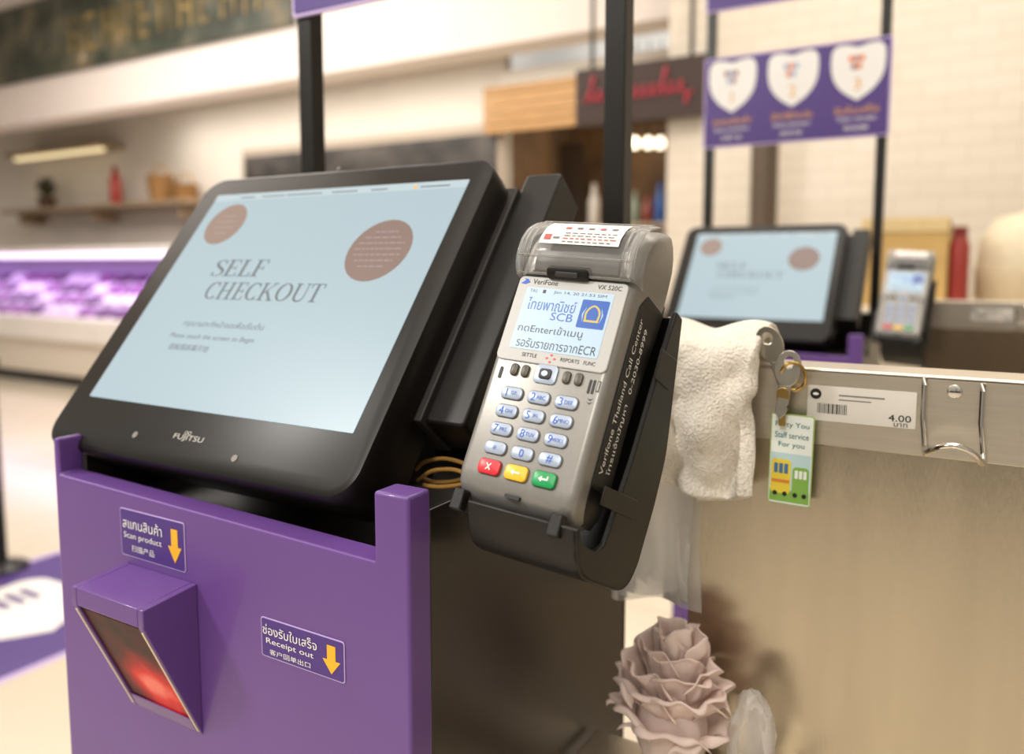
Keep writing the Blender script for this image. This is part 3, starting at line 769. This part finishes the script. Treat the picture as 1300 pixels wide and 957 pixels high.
# printer lid: clear cover standing proud of the head, label and paper bay seen through it
def lid_z(y):
    pts = [(.147, .002), (.151, .0062), (.156, .0090), (.164, .0102), (.173, .0095), (.182, .0058), (.190, -.002), (.198, -.014)]
    for (a, za), (b, zb) in zip(pts, pts[1:]):
        if a <= y <= b: return za + (zb - za) * (y - a) / (b - a)
    return pts[-1][1] if y > .19 else pts[0][1]
q = TB(); lr = []
for i in range(13):
    y = .152 + .037 * i / 12; z = lid_z(y) - .0055; lr.append([(-.030, y, z - .003), (-.029, y, z), (0, y, z + .0004), (.029, y, z), (.030, y, z - .003)])
q.loft(lr, K['bay'], closed=False); q.build('paper_bay', ter, smooth=60)
q = TB(); lr = []
for i in range(21):
    y = .1475 + (.197 - .1475) * i / 20; z = lid_z(y); lr.append([(-.0424, y, z - .013), (-.0415, y, z - .0015), (-.039, y, z), (-.015, y, z + .0004), (0, y, z + .0006), (.015, y, z + .0004), (.039, y, z), (.0415, y, z - .0015), (.0424, y, z - .013)])
q.loft(lr, K['lid'], closed=False)
for x in (-.0405, -.0365, -.0325, .0335, .0370, .0405):
    q.tube([(x, y, lid_z(y) - (.0012 if abs(x) > .039 else -.0002)) for y in [.149 + .045 * i / 10 for i in range(11)]], .0008, K['lid'], 6)
for yy in (.1482, .1585, .195):
    q.tube([(x, yy, lid_z(yy) + .0005) for x in (-.039, -.02, 0, .02, .039)], .0008, K['lid'], 6)
q.build('printer_lid', ter, smooth=60, label='clear plastic printer lid')
q = TB()
lb = []
for i in range(9):
    y = .1675 + .0215 * i / 8; z = lid_z(y) + .0012; lb.append([(-.026, y, z), (.029, y, z)])
q.loft(lb, K['white'], closed=False)
def on_lid(fx0, fx1, y0, y1, m):
    q.add([(fx0, y0, lid_z(y0) + .0016), (fx1, y0, lid_z(y0) + .0016), (fx1, y1, lid_z(y1) + .0016), (fx0, y1, lid_z(y1) + .0016)], [(0, 1, 2, 3)], m)
for j, yy in enumerate((.169, .1715, .174, .1765)):
    xx = -.010
    while xx < .024:
        w = random.uniform(.0015, .0045); on_lid(xx, min(xx + w, .027), yy, yy + .0008, K['redink'] if j == 1 else K['greyink']); xx += w + .0012
on_lid(-.0235, -.0185, .1705, .175, K['redink']); on_lid(-.017, -.0125, .1715, .1730, K['greyink'])
for i, cx in enumerate(('redink', 'greyink', 'greyink', 'redink', 'greyink')): on_lid(-.012 + i * .008, -.008 + i * .008, .181, .183, K[cx])
q.build('lid_label', ter, smooth=60, label='white printed label on the lid')
q = MB(TM @ Matrix.Translation((-.003, .1440, -.003)) @ Matrix.Rotation(rad(30), 4, 'X'))
q.rr(0, .003, .030, .0085, .003, .0035, .0085, K['black_gloss'], ch=.002); q.rr(0, .0025, .016, .0035, .0012, .0078, .0094, K['char'], ch=.0006)
q.build('lid_latch', ter)
# side label
q = MB(TM @ fr((.0407, 0, 0), (0, 1, 0), (0, 0, 1)))
q.rr(.078, -.028, .114, .027, .002, 0, .0006, K['black'])
q.text('Verifone Thailand Call Center', .079, -.0205, 'white', w=.098, h=.0052, z=.0009)
q.text('โทรแจ้งปัญหา', .054, -.0305, 'white', w=.044, h=.0064, z=.0009)
q.text('0-2030-8999', .104, -.0308, 'white', w=.042, h=.0048, z=.0009)
q.build('side_label', ter, smooth=0, label='black side strip with white writing')

# ================================================================== CRADLE
cra = thing('terminal_cradle', 'black bracket holding the near silver card terminal', 'cradle', TM, 'terminal cradles')
outer = [(-.005, .002), (-.0135, -.003)] + crv([(-.0225, -.011), (-.027, -.018), (-.0290, -.028)], 4) + crv([(-.0290, -.070), (-.0270, -.084), (-.020, -.094), (-.008, -.0995)], 5) + crv([(.030, -.103), (.060, -.102), (.078, -.097)], 4) + [(.150, -.070)]
MBx = TM @ fr((0, 0, 0), (0, 1, 0), (0, 0, 1))     # local x = terminal y, local y = terminal z, local z = terminal x
def inset(pts, d):
    o = []
    for i, p in enumerate(pts):
        a = pts[max(0, i - 1)]; b = pts[min(len(pts) - 1, i + 1)]
        dx, dy = b[0] - a[0], b[1] - a[1]; L = math.hypot(dx, dy)
        o.append((p[0] - dy / L * d, p[1] + dx / L * d))
    return o
inn = inset(outer, .003)
MB(MBx).prism(outer + inn[::-1], -.026, .0475, 'black').build('shell', cra, bevel=.001)
sp = outer + [(.150, -.058), (.128, -.055), (.05, -.0485), (.020, -.0435), (.004, -.041), (-.006, -.039), (-.012, -.03), (-.0115, -.012), (-.004, .000)]
MB(MBx).prism(sp, .0435, .0475, 'black').build('side_plate', cra, bevel=.0012)
MB(TM).box(-.037, .040, -.0125, -.0085, -.016, -.004, 'black').build('front_lip', cra, bevel=.001)
for x in (-.033, .033):
    MB(TM).prism([(x - .0042, -.012), (x + .0042, -.012), (x + .0036, .001), (x - .0036, .001)], -.005, .0028, 'black').build('hook', cra, bevel=.001)
for (y0, y1, za, zb_) in ((.100, .120, -.046, -.076), (.013, .024, -.017, -.070)):
    MB(MBx).prism([(y0, za), (y0 + .002, zb_), (y1 + .003, zb_), (y1, za)], .0470, .0485, 'black').build('side_arm', cra, bevel=.0006)
MB(TM).box(-.056, -.026, .02, .08, -.098, -.066, 'black_metal').build('mounting_arm', cra, bevel=.002)

# ================================================================== SIGN STAND
PY = .70
sx1, sx2 = -.698, -.3055
sgn = thing('sign_stand', 'near pair of black poles carrying purple boards behind the front screen', 'sign stand', (-.5, PY, 0), 'pole sign stands')
for x in (sx1, sx2):
    MB().box(x - .0105, x + .0105, PY, PY + .021, .006, ZC + 1.0, 'black_metal').build('pole', sgn, bevel=.0015)
    MB().box(x - .05, x + .05, PY + .0, PY + .1, 0, .006, 'black_metal').build('base_plate', sgn, smooth=0)
bx0, bx1, bz0, bz1 = sx1 - .012, sx2 + .016, ZC + .285, ZC + .50
BF = front((bx0 + bx1) / 2, PY - .005, (bz0 + bz1) / 2); bw, bh = bx1 - bx0, bz1 - bz0
q = MB(BF); q.rr(0, 0, bw, bh, .004, -.005, 0, K['lilac']); q.rr(0, 0, bw - .007, bh - .007, .003, -.001, .0008, K['purple_dark'])
m_pic = [mat('pic_brown', '9c6f6c', .5, var=.3), mat('pic_blue', '9fb0cc', .5, var=.3), mat('pic_orange', 'dd7a48', .5, var=.3)]
for i in range(3):
    cx = (i - 1) * bw * .335
    q.prism(shield(cx, bh * .17, bw * .27, bh * .58)[::-1], .0006, .0014, K['white'])
    for j in range(5):
        q.rr(cx + bw * (.027 * (j % 3) - .035 + .014 * (j // 3)), bh * (.31 - .08 * (j // 3)), bw * .024, bh * .065, .003, .0013, .002, m_pic[(i + j % 2) % 3])
    q.text(str(i + 1), cx, bh * .05, 'gold', h=bh * .12, z=.0022)
    q.text(['สแกนสินค้า', 'เลือกวิธีชำระเงิน', 'รับใบเสร็จ'][i], cx, -bh * .21, 'gold', w=bw * .22, h=bh * .08, z=.0016)
    q.text(['Scan product', 'Select payment', 'Take receipt'][i], cx, -bh * .31, 'white', w=bw * .2, h=bh * .055, z=.0016)
    q.text(['扫描产品', '选择付款', '取收据'][i], cx, -bh * .40, 'white', w=bw * .12, h=bh * .05, z=.0016)
q.build('steps_board', sgn, smooth=0, label='purple board with three white shields')
q = MB(front((bx0 + bx1) / 2, PY - .005, ZC + .76)); q.rr(0, 0, bw, .3, .004, -.005, 0, K['lilac']); q.rr(0, 0, bw - .007, .293, .003, -.001, .0008, K['purple_dark'])
q.build('header_board', sgn, smooth=0, label='plain purple upper board')

# ================================================================== STEEL PARTITION
par = thing('steel_partition', 'near brushed steel partition with price label and hook, right of cabinet', 'partition', (.1, .63, 0), 'steel partitions')
NY = .62; pz = ZC - .077
MB().box(-.2, .75, NY + .003, NY + .02, 0, pz - .004, 'steel_low').build('panel', par, bevel=.001)
zb = P(1300, 594, 'y', NY).z
MB().box(-.2, .75, NY, NY + .003, zb, pz - .001, 'steel').build('top_plate', par, bevel=.001)
MB().box(-.2, .75, NY, NY + .045, pz - .004, pz, 'steel').build('top_rail', par, bevel=.0015)
# price label
a = P(1026, 488, 'y', NY); b = P(1162, 547, 'y', NY)
w, h = b.x - a.x, (P(1026, 532, 'y', NY) - a).length
q = MB(front((a.x + b.x) / 2, NY - .0003, a.z - h / 2)); q.rr(0, 0, w, h, .001, 0, .0004, K['label'])
q.ell(-w * .42, h * .26, h * .15, h * .15, .0003, .0007, K['ink']); q.ell(-w * .42, h * .26, h * .08, h * .04, .0006, .0009, K['white'], 12)
x = -w * .4
while x < -w * .12:
    ww = random.choice((.0004, .0007, .0011)); q.box(x, x + ww, -h * .28, h * .0, .0003, .0006, K['ink']); x += ww + .0007
q.box(-w * .2, w * .22, h * .24, h * .28, .0003, .0006, K['greyink']); q.box(-w * .2, w * .1, h * .12, h * .15, .0003, .0006, K['greyink'])
q.text('4.00', w * .36, -h * .24, 'ink', w=w * .2, h=h * .18, z=.0008); q.text('บาท', w * .37, -h * .42, 'ink', w=w * .12, h=h * .1, z=.0008)
q.build('price_label', par, smooth=0, label='white price label with barcode')
# screw and wire hook
s_ = P(1212, 497, 'y', NY); q = MB(front(s_.x, NY, s_.z)); q.lathe([(.0048, 0), (.0044, .0012), (.002, .002), (.0002, .0021)], 'chrome', 20); q.box(-.003, .003, -.0004, .0004, .0019, .0023, 'ink')
q.build('screw', par)
for (px, t, bo) in ((1174, 481, 577), (1248, 489, 586)):
    a = P(px, t, 'y', NY - .003); b = P(px, bo, 'y', NY - .003)
    MB().tube([(a.x, NY - .001, a.z), (a.x, NY - .004, a.z - .004), (a.x, NY - .004, (a.z + b.z) / 2), (b.x, NY - .004, b.z + .003), (b.x, NY - .001, b.z)], .0017, 'chrome', 10).build('hook_prong', par)
hk = crv([tuple(P(px, py, 'y', yy)) for px, py, yy in ((1174, 568, .617), (1176, 574, .603), (1188, 569, .592), (1212, 566, .588), (1234, 575, .592), (1247, 588, .603), (1248, 578, .617))])
MB().tube(hk, .0022, 'chrome', 12).build('hook_rod', par)
# little shelf and bag peg left end
MB().box(-.28, -.11, .53, NY, ZC - .420, ZC - .414, 'steel_low').build('small_shelf', par, bevel=.001)
MB().tube([(-.2, .634, ZC - .150), (-.274, .634, ZC - .150)], .003, 'chrome', 10).build('bag_peg', par)

# ================================================================== TOWEL, BAGS, BUNDLE, KEY
zt = pz + .004
def towel(s, tt):
    t = tt
    rnd = abs(2 * s - 1) ** 3
    if t < .22:
        k = t / .22; z = zt - .06 * (1 - k); y = NY + .060 + .004 * sin(s * 9); wd = .080
    elif t < .38:
        k = (t - .22) / .16; y = NY + .060 - .080 * k; z = zt + .013 * sin(PI * k) + .006 + .004 * sin(s * 8 + 1) * sin(PI * k); wd = .083; y += .003 * sin(s * 9) * (1 - k)
    else:
        k = (t - .38) / .62; z = zt + .006 - .112 * k + .010 * k * rnd + .003 * k * sin(s * 6)
        f = .5 + .5 * sin(2 * PI * 1.7 * s + .9 + 1.6 * k)
        y = NY - .020 - .022 * min(1, k * 2.0) * f ** 1.1 - .003 * sin(5 * k + s * 3) * k
        y -= .009 * noise.noise(Vector((s * 3.5, t * 8, 1.3))) + .004 * sin(k * 9 + s * 5) * min(1, k * 3)
        wd = .083 - .008 * sin(PI * min(1, k * .75))
    xc = -.184 - .002 * sin(t * 4)
    return (xc + (s - .5) * wd + .003 * noise.noise(Vector((s * 2, t * 10, 4.4))), y, z)
tag(MB().grid(towel, 44, 64, K['towel']).build('hand_towel', solid=.012, subsurf=1, smooth=80), 'white terry towel draped over the left end of the steel partition', 'towel')

q = MB()
for k in range(6):
    x0_ = -.275 + .003 * (k % 3); w_ = .080 - .004 * (k % 2)
    def bag(s, t, k=k, x0_=x0_, w_=w_):
        return (x0_ + s * w_ + .002 * sin(t * 5 + k), .610 + .0065 * k + .0045 * sin(s * 9 + k * 1.7) * (.4 + .8 * t) + .003 * noise.noise(Vector((s * 4, t * 4, k * 5.1))), ZC - .146 - (.125 + .008 * (k % 3)) * t - .004 * sin(s * 4 + k) * t)
    q.grid(bag, 24, 16, K['bag'])
tag(q.build('plastic_bags', smooth=80), 'bundle of clear plastic bags hanging below the white towel', 'plastic bags')

# soft bundle: broad irregular sheets crumpled round one another
fz = ZC - .414
fc = P(856, 835, 'y', .585)
hx_, hy_ = fc.x, .580
q = MB()
q.crumple((hx_, hy_, fz + .050), .028, .022, .050, .2, 1.5, 2.1, K['pink'], sub=4)
random.seed(14)
for ringi, (np_, R0, hgt, flare, base) in enumerate(((3, .010, .066, .2, .070), (4, .018, .066, .5, .066), (5, .026, .060, .8, .060), (6, .031, .052, 1.1, .050), (6, .033, .046, 1.2, .032))):
    for k in range(np_):
        az0 = 2 * PI * k / np_ + ringi * .7 + random.uniform(-.3, .3); wd_ = 2 * PI / np_ * 1.7; ph = random.uniform(0, 6); hk_ = hgt * random.uniform(.8, 1.1); sd = random.uniform(0, 50)
        def petal(s, t, az0=az0, wd_=wd_, ph=ph, R0=R0, hk_=hk_, flare=flare, base=base, sd=sd):
            u = s - .5
            a = az0 + u * wd_ * (.6 + .4 * t)
            r = R0 * (.25 + .75 * math.sin(PI / 2 * min(1, t * 1.25))) + .009 * flare * t ** 3
            r += .0050 * noise.noise(Vector((u * 5, t * 3.2, sd))) + .0030 * sin(15 * u + ph + 3 * t) * t * t
            z = base + hk_ * t - hk_ * .22 * (2 * u) ** 4 * t - .014 * flare * t ** 5 + .006 * noise.noise(Vector((u * 4.5, t * 2, sd + 9))) * t
            return (hx_ + r * 1.1 * cos(a), hy_ + r * .85 * sin(a), fz + z)
        q.grid(petal, 22, 16, K['pink'])
tag(q.build('crumpled_bundle', solid=.0010, smooth=80), 'soft pinkish white bundle of folded thin sheets below the clear plastic bags', 'bundle')
fc2 = P(950, 870, 'y', .59)
q = MB(); q.crumple((fc2.x + .004, .588, fz + .045), .018, .018, .047, .22, 2.0, 4.2, K['wrap'], sub=4)
tag(q.build('clear_wrap', smooth=60), 'low clear plastic wrap beside the pinkish white bundle', 'wrap')

# keys with ring and tag
ky = NY - .006
kh = P(978, 437, 'y', ky)
key = thing('key_ring', 'silver keys on a ring with printed tag hanging on the steel partition', 'key', kh)
n = 22
def key_parts(KF, sc_, m):
    ov = [(.0095 * sc_ * cos(2 * PI * i / n), .0138 * sc_ * sin(2 * PI * i / n)) for i in range(n)]
    hole = [(.0038 * sc_ * cos(2 * PI * i / n), sc_ * (.005 + .0042 * sin(2 * PI * i / n))) for i in range(n)]
    vsr = [(a, b, z) for z in (0, .003) for a, b in ov] + [(a, b, z) for z in (0, .003) for a, b in hole]
    fsr = []
    for i in range(n):
        j = (i + 1) % n
        fsr += [(i, j, n + j, n + i), (n + i, n + j, 3 * n + j, 3 * n + i), (i, 2 * n + i, 2 * n + j, j), (2 * n + i, 3 * n + i, 3 * n + j, 2 * n + j)]
    q = MB(KF); q.add(vsr, fsr, K[m]); q.build('key_head', key, bevel=.0006)
    q = MB(KF); q.prism([(p[0] * sc_, p[1] * sc_) for p in [(-.0042, -.010), (.0042, -.010), (.0042, -.026), (.003, -.028), (.0042, -.030), (.003, -.034), (0, -.038), (-.0042, -.034)][::-1]], .0002, .0028, K[m])
    q.build('key_blade', key, bevel=.0004)
key_parts(fr(kh, (.93, 0, .36), (-.36, 0, .93)), 1.05, 'keymetal')
key_parts(fr(P(1001, 468, 'y', ky - .006), (.99, 0, -.1), (.1, .1, .99)), 1.0, 'keymetal')
rc = P(1007, 478, 'y', ky - .008)
MB().tube([(rc.x + .0088 * cos(a), rc.y - .002 * sin(a), rc.z + .0105 * sin(a)) for a in [2 * PI * i / 28 for i in range(28)]], .0013, 'brass', 8, closed=True).build('split_ring', key)
a, b = P(997, 492, 'y', ky - .009), P(991, 540, 'y', ky - .009)
q = MB(fr((a + b) / 2, (1, 0, 0), a - b)); L = (a - b).length
q.rr(0, L * .28, .009, L * .44, .004, 0, .002, K['brass']); q.box(-.0025, .0025, -L * .5, L * .1, .0002, .0018, K['brass']); q.build('brass_key', key, bevel=.0003)
tl, trp, brp, blp = (P(x, y, 'y', ky - .004) for x, y in ((982, 524), (1037, 530), (1028, 642), (972, 636)))
tcn = (tl + trp + brp + blp) / 4
TG = fr(tcn, trp - tl, tl - blp); tw, tH = (trp - tl).length, (tl - blp).length
m_tagg = mat('tag_green', '9fb46a', .4); m_tagw = mat('tag_white', 'e4ebe4', .35); m_busy = mat('tag_yellow', 'e2cb3c', .4); m_busb = mat('tag_blue', '3f6f9a', .4); m_grass = mat('tag_grass', '7fae4a', .4); m_org = mat('tag_orange', 'd8803a', .4); m_sky = mat('tag_sky', 'b9d4d8', .4)
q = MB(TG); q.rr(0, 0, tw, tH, .002, 0, .0015, m_tagg); q.rr(0, 0, tw - .0016, tH - .0016, .0015, .001, .0018, m_tagw)
for t, yy, hx in (('Party You', .38, .07), ('Staff service', .27, .065), ('For you', .16, .07)): q.text(t, 0, tH * yy, 'teal', w=tw * (.78 if len(t) > 8 else .6), h=tH * hx, z=.0021)
q.box(-tw * .46, tw * .46, -tH * .47, tH * .07, .0016, .0019, m_sky)
q.box(-tw * .46, tw * .46, -tH * .47, -tH * .34, .0017, .002, m_grass)
q.rr(-tw * .21, -tH * .19, tw * .46, tH * .38, .003, .0018, .0022, m_busy)
for xx in (-.33, -.21, -.09): q.rr(tw * xx, -tH * .10, tw * .09, tH * .11, .0006, .002, .0024, m_busb)
q.box(-tw * .42, tw * .0, -tH * .26, -tH * .225, .002, .0024, m_org)
q.rr(tw * .25, -tH * .22, tw * .38, tH * .30, .003, .0018, .0022, m_grass)
for xx in (.15, .25, .35): q.rr(tw * xx, -tH * .15, tw * .075, tH * .09, .0006, .002, .0024, m_tagw)
for xx in (-.33, -.1, .14, .35): q.ell(tw * xx, -tH * .38, tw * .055, tw * .055, .002, .0026, K['ink'], 12)
q.build('tag', key, smooth=0, label='white printed tag with green edge and little buses')

# ================================================================== SECOND STATION
SH = (.088, 1.284, 0)
dup(kio, SH, 'far self checkout cabinet behind the steel partition, purple edge showing')
dup(mon, SH, 'far smaller touch monitor beyond the towel, seen blurred')
dup(ter, SH, 'far blurred card terminal right of the distant monitor')
dup(cra, SH, 'black bracket under the far blurred card terminal')
dup(sgn, SH, 'far pair of poles carrying the purple three shield board')
par2 = dup(par, SH, 'far steel partition at the right edge, behind the near one')

# things behind the second station
cy0 = 3.2
ct = thing('service_counter', 'pale counter far behind the second station, holding boxes', 'counter', (.2, 3.5, 0))
m_ct = mat('counter_cream', 'd6cab4', .5)
MB().box(-.75, 2.2, cy0, cy0 + .7, 0, ZC - .2, m_ct).build('body', ct, bevel=.01)
MB().box(-.78, 2.2, cy0 - .03, cy0 + .72, ZC - .2, ZC - .16, mat('counter_slab', 'e0d5c2', .3)).build('worktop', ct, bevel=.008)
ctz = ZC - .16
a = P(1092, 330, 'y', 3.35); b = P(1206, 276, 'y', 3.35)
cb = thing('cardboard_box', 'yellowish cardboard box on the far counter behind the distant terminal', 'box', ((a.x + b.x) / 2, 3.5, ctz))
m_cb = mat('cardboard', 'c9a768', .7, var=.08, scale=10)
MB().box(a.x, b.x, 3.35, 3.65, ctz, b.z, m_cb).build('carton', cb, bevel=.004)
MB().box(a.x, b.x, 3.345, 3.35, b.z - .05, b.z + .004, mat('tape', 'dcc592', .3)).build('lid_flap', cb, bevel=.002)
p = P(1219, 300, 'y', 3.4); tp = P(1219, 288, 'y', 3.4)
rb2 = thing('red_flask', 'red bottle beside the cardboard box on the far counter', 'bottle', (p.x, 3.4, ctz))
q = MB(Matrix.Translation((p.x, 3.4, ctz))); hgt = tp.z - ctz
q.lathe([(.03, 0), (.035, .02), (.035, hgt * .75), (.024, hgt * .88)], mat('flask_red', '9a352e', .4), 20).build('body', rb2)
MB(Matrix.Translation((p.x, 3.4, ctz))).lathe([(.025, hgt * .88), (.025, hgt), (.001, hgt + .003)], mat('flask_cap', '7d2a26', .4), 16).build('cap', rb2)
p = P(1275, 305, 'y', 3.55); tp = P(1275, 268, 'y', 3.55)
cm = thing('cream_bread_bin', 'large rounded cream bin on the far counter at the right edge', 'bin', (p.x + .1, 3.55, ctz))
MB(Matrix.Translation((p.x + .1, 3.55, ctz))).lathe([(.17, 0), (.19, .03), (.195, .14), (.19, .15)], mat('bin_cream', 'd3c2a2', .5), 30).build('body', cm)
hh2 = tp.z - ctz
MB(Matrix.Translation((p.x + .1, 3.55, ctz))).lathe([(.19, .15), (.18, .15 + (hh2 - .15) * .5), (.13, hh2 * .92), (.03, hh2), (.001, hh2)], mat('bin_lid', 'dccfb2', .45), 30).build('lid', cm)
pq = P(970, 230, 'y', 4.3); tpz = P(970, 150, 'y', 4.3).z
dk = thing('dark_pillar', 'dark slim pillar below the purple board in front of tiled wall', 'pillar', (pq.x, 4.3, 0))
MB(Matrix.Translation((pq.x, 4.3, 0))).lathe([(.07, .03), (.07, tpz)], mat('pillar_dark', '5a4c3e', .35), 24).build('shaft', dk)
MB(Matrix.Translation((pq.x, 4.3, 0))).lathe([(.1, 0), (.1, .03), (.072, .04)], 'char', 24).build('base', dk)
MB(Matrix.Translation((pq.x, 4.3, 0))).lathe([(.07, tpz), (.085, tpz + .01), (.085, tpz + .04), (.001, tpz + .04)], 'char', 24).build('cap', dk)

# ================================================================== LIGHT
def area(name, loc, target, size, power, col, sy=None):
    l = bpy.data.lights.new(name, 'AREA'); l.energy = power; l.color = col
    l.shape = 'RECTANGLE'; l.size = size; l.size_y = sy or size
    o = bpy.data.objects.new(name, l); C.objects.link(o); o.location = loc
    d = Vector(target) - Vector(loc); o.rotation_euler = d.to_track_quat('-Z', 'Y').to_euler()
WARM = (1, .94, .85)
area('ceiling_light_front', (-.3, -.2, 3.7), (-.3, .3, 0), 2.2, 34, WARM)
area('added_light_behind', (-.1, -2.3, 3.6), (-.1, -2.2, 0), .5, 70, WARM, 1.6)  # added unseen lamp; lights the floor mirrored as sheen in the steel
area('ceiling_light_key', (-1.7, -.7, 2.6), (-.45, .4, 1.05), .3, 30, (1, .96, .9))
area('ceiling_light_mid', (-.3, 2.6, 3.9), (-.3, 2.8, 0), 2.5, 88, WARM)
area('ceiling_light_left', (-5.5, 3.2, 4.0), (-5.5, 4.2, 0), 5, 270, (1, .94, .88), 2.5)
area('ceiling_light_wall', (-5.5, 5.9, 2.8), (-5.5, 6.5, 1.8), 6, 40, WARM, .5)
area('ceiling_light_kitchen', (-2.9, 7.2, 2.8), (-2.9, 7.4, 0), .8, 10, (1, .85, .65))
area('fridge_light', ((fx0 + fx1) / 2, 5.0, ZC + .05), ((fx0 + fx1) / 2, 4.9, 0), 5.5, 24, (.78, .55, 1), .15)

w = bpy.data.worlds.new('World'); sc.world = w; w.use_nodes = True
nt = w.node_tree; bg = nt.nodes['Background']
tc = nt.nodes.new('ShaderNodeTexCoord'); sp_ = nt.nodes.new('ShaderNodeSeparateXYZ'); rp = nt.nodes.new('ShaderNodeValToRGB')
mr = nt.nodes.new('ShaderNodeMapRange'); mr.inputs[1].default_value = -1; mr.inputs[2].default_value = 1
nt.links.new(tc.outputs['Generated'], sp_.inputs[0]); nt.links.new(sp_.outputs['Z'], mr.inputs[0]); nt.links.new(mr.outputs[0], rp.inputs[0])
cr = rp.color_ramp; cr.elements[0].position = .3; cr.elements[0].color = (.18, .145, .11, 1); cr.elements[1].position = .72; cr.elements[1].color = (.9, .86, .79, 1)
e = cr.elements.new(.5); e.color = (.5, .44, .37, 1)
# world brightness broken up by noise, added so the steel reflects unevenly
mpw = nt.nodes.new('ShaderNodeMapping'); mpw.inputs['Scale'].default_value = (1, 1, .2)
nzw = nt.nodes.new('ShaderNodeTexNoise'); nzw.inputs['Scale'].default_value = 6.5; nzw.inputs['Detail'].default_value = 2
nt.links.new(tc.outputs['Generated'], mpw.inputs['Vector']); nt.links.new(mpw.outputs['Vector'], nzw.inputs['Vector'])
mrw = nt.nodes.new('ShaderNodeMapRange'); mrw.inputs[1].default_value = .33; mrw.inputs[2].default_value = .67; mrw.inputs[3].default_value = .35; mrw.inputs[4].default_value = 1.7
nt.links.new(nzw.outputs['Fac'], mrw.inputs[0])
mu_ = nt.nodes.new('ShaderNodeVectorMath'); mu_.operation = 'SCALE'
nt.links.new(rp.outputs[0], mu_.inputs[0]); nt.links.new(mrw.outputs[0], mu_.inputs['Scale'])
nt.links.new(mu_.outputs[0], bg.inputs[0]); bg.inputs[1].default_value = .72

# ================================================================== CAMERA
cd = bpy.data.cameras.new('camera'); co = bpy.data.objects.new('camera', cd); C.objects.link(co)
M = Matrix.Identity(4)
for i in range(3):
    M[i][0] = rr_[i]; M[i][1] = UP[i]; M[i][2] = -FW[i]; M[i][3] = CAM[i]
co.matrix_world = M
cd.sensor_fit = 'HORIZONTAL'; cd.sensor_width = 36; cd.lens = F_PX / 1300 * 36
cd.shift_y = -45.5 / 1300
cd.clip_start = .01
cd.dof.use_dof = True; cd.dof.focus_distance = .505; cd.dof.aperture_fstop = 4.0
sc.camera = co
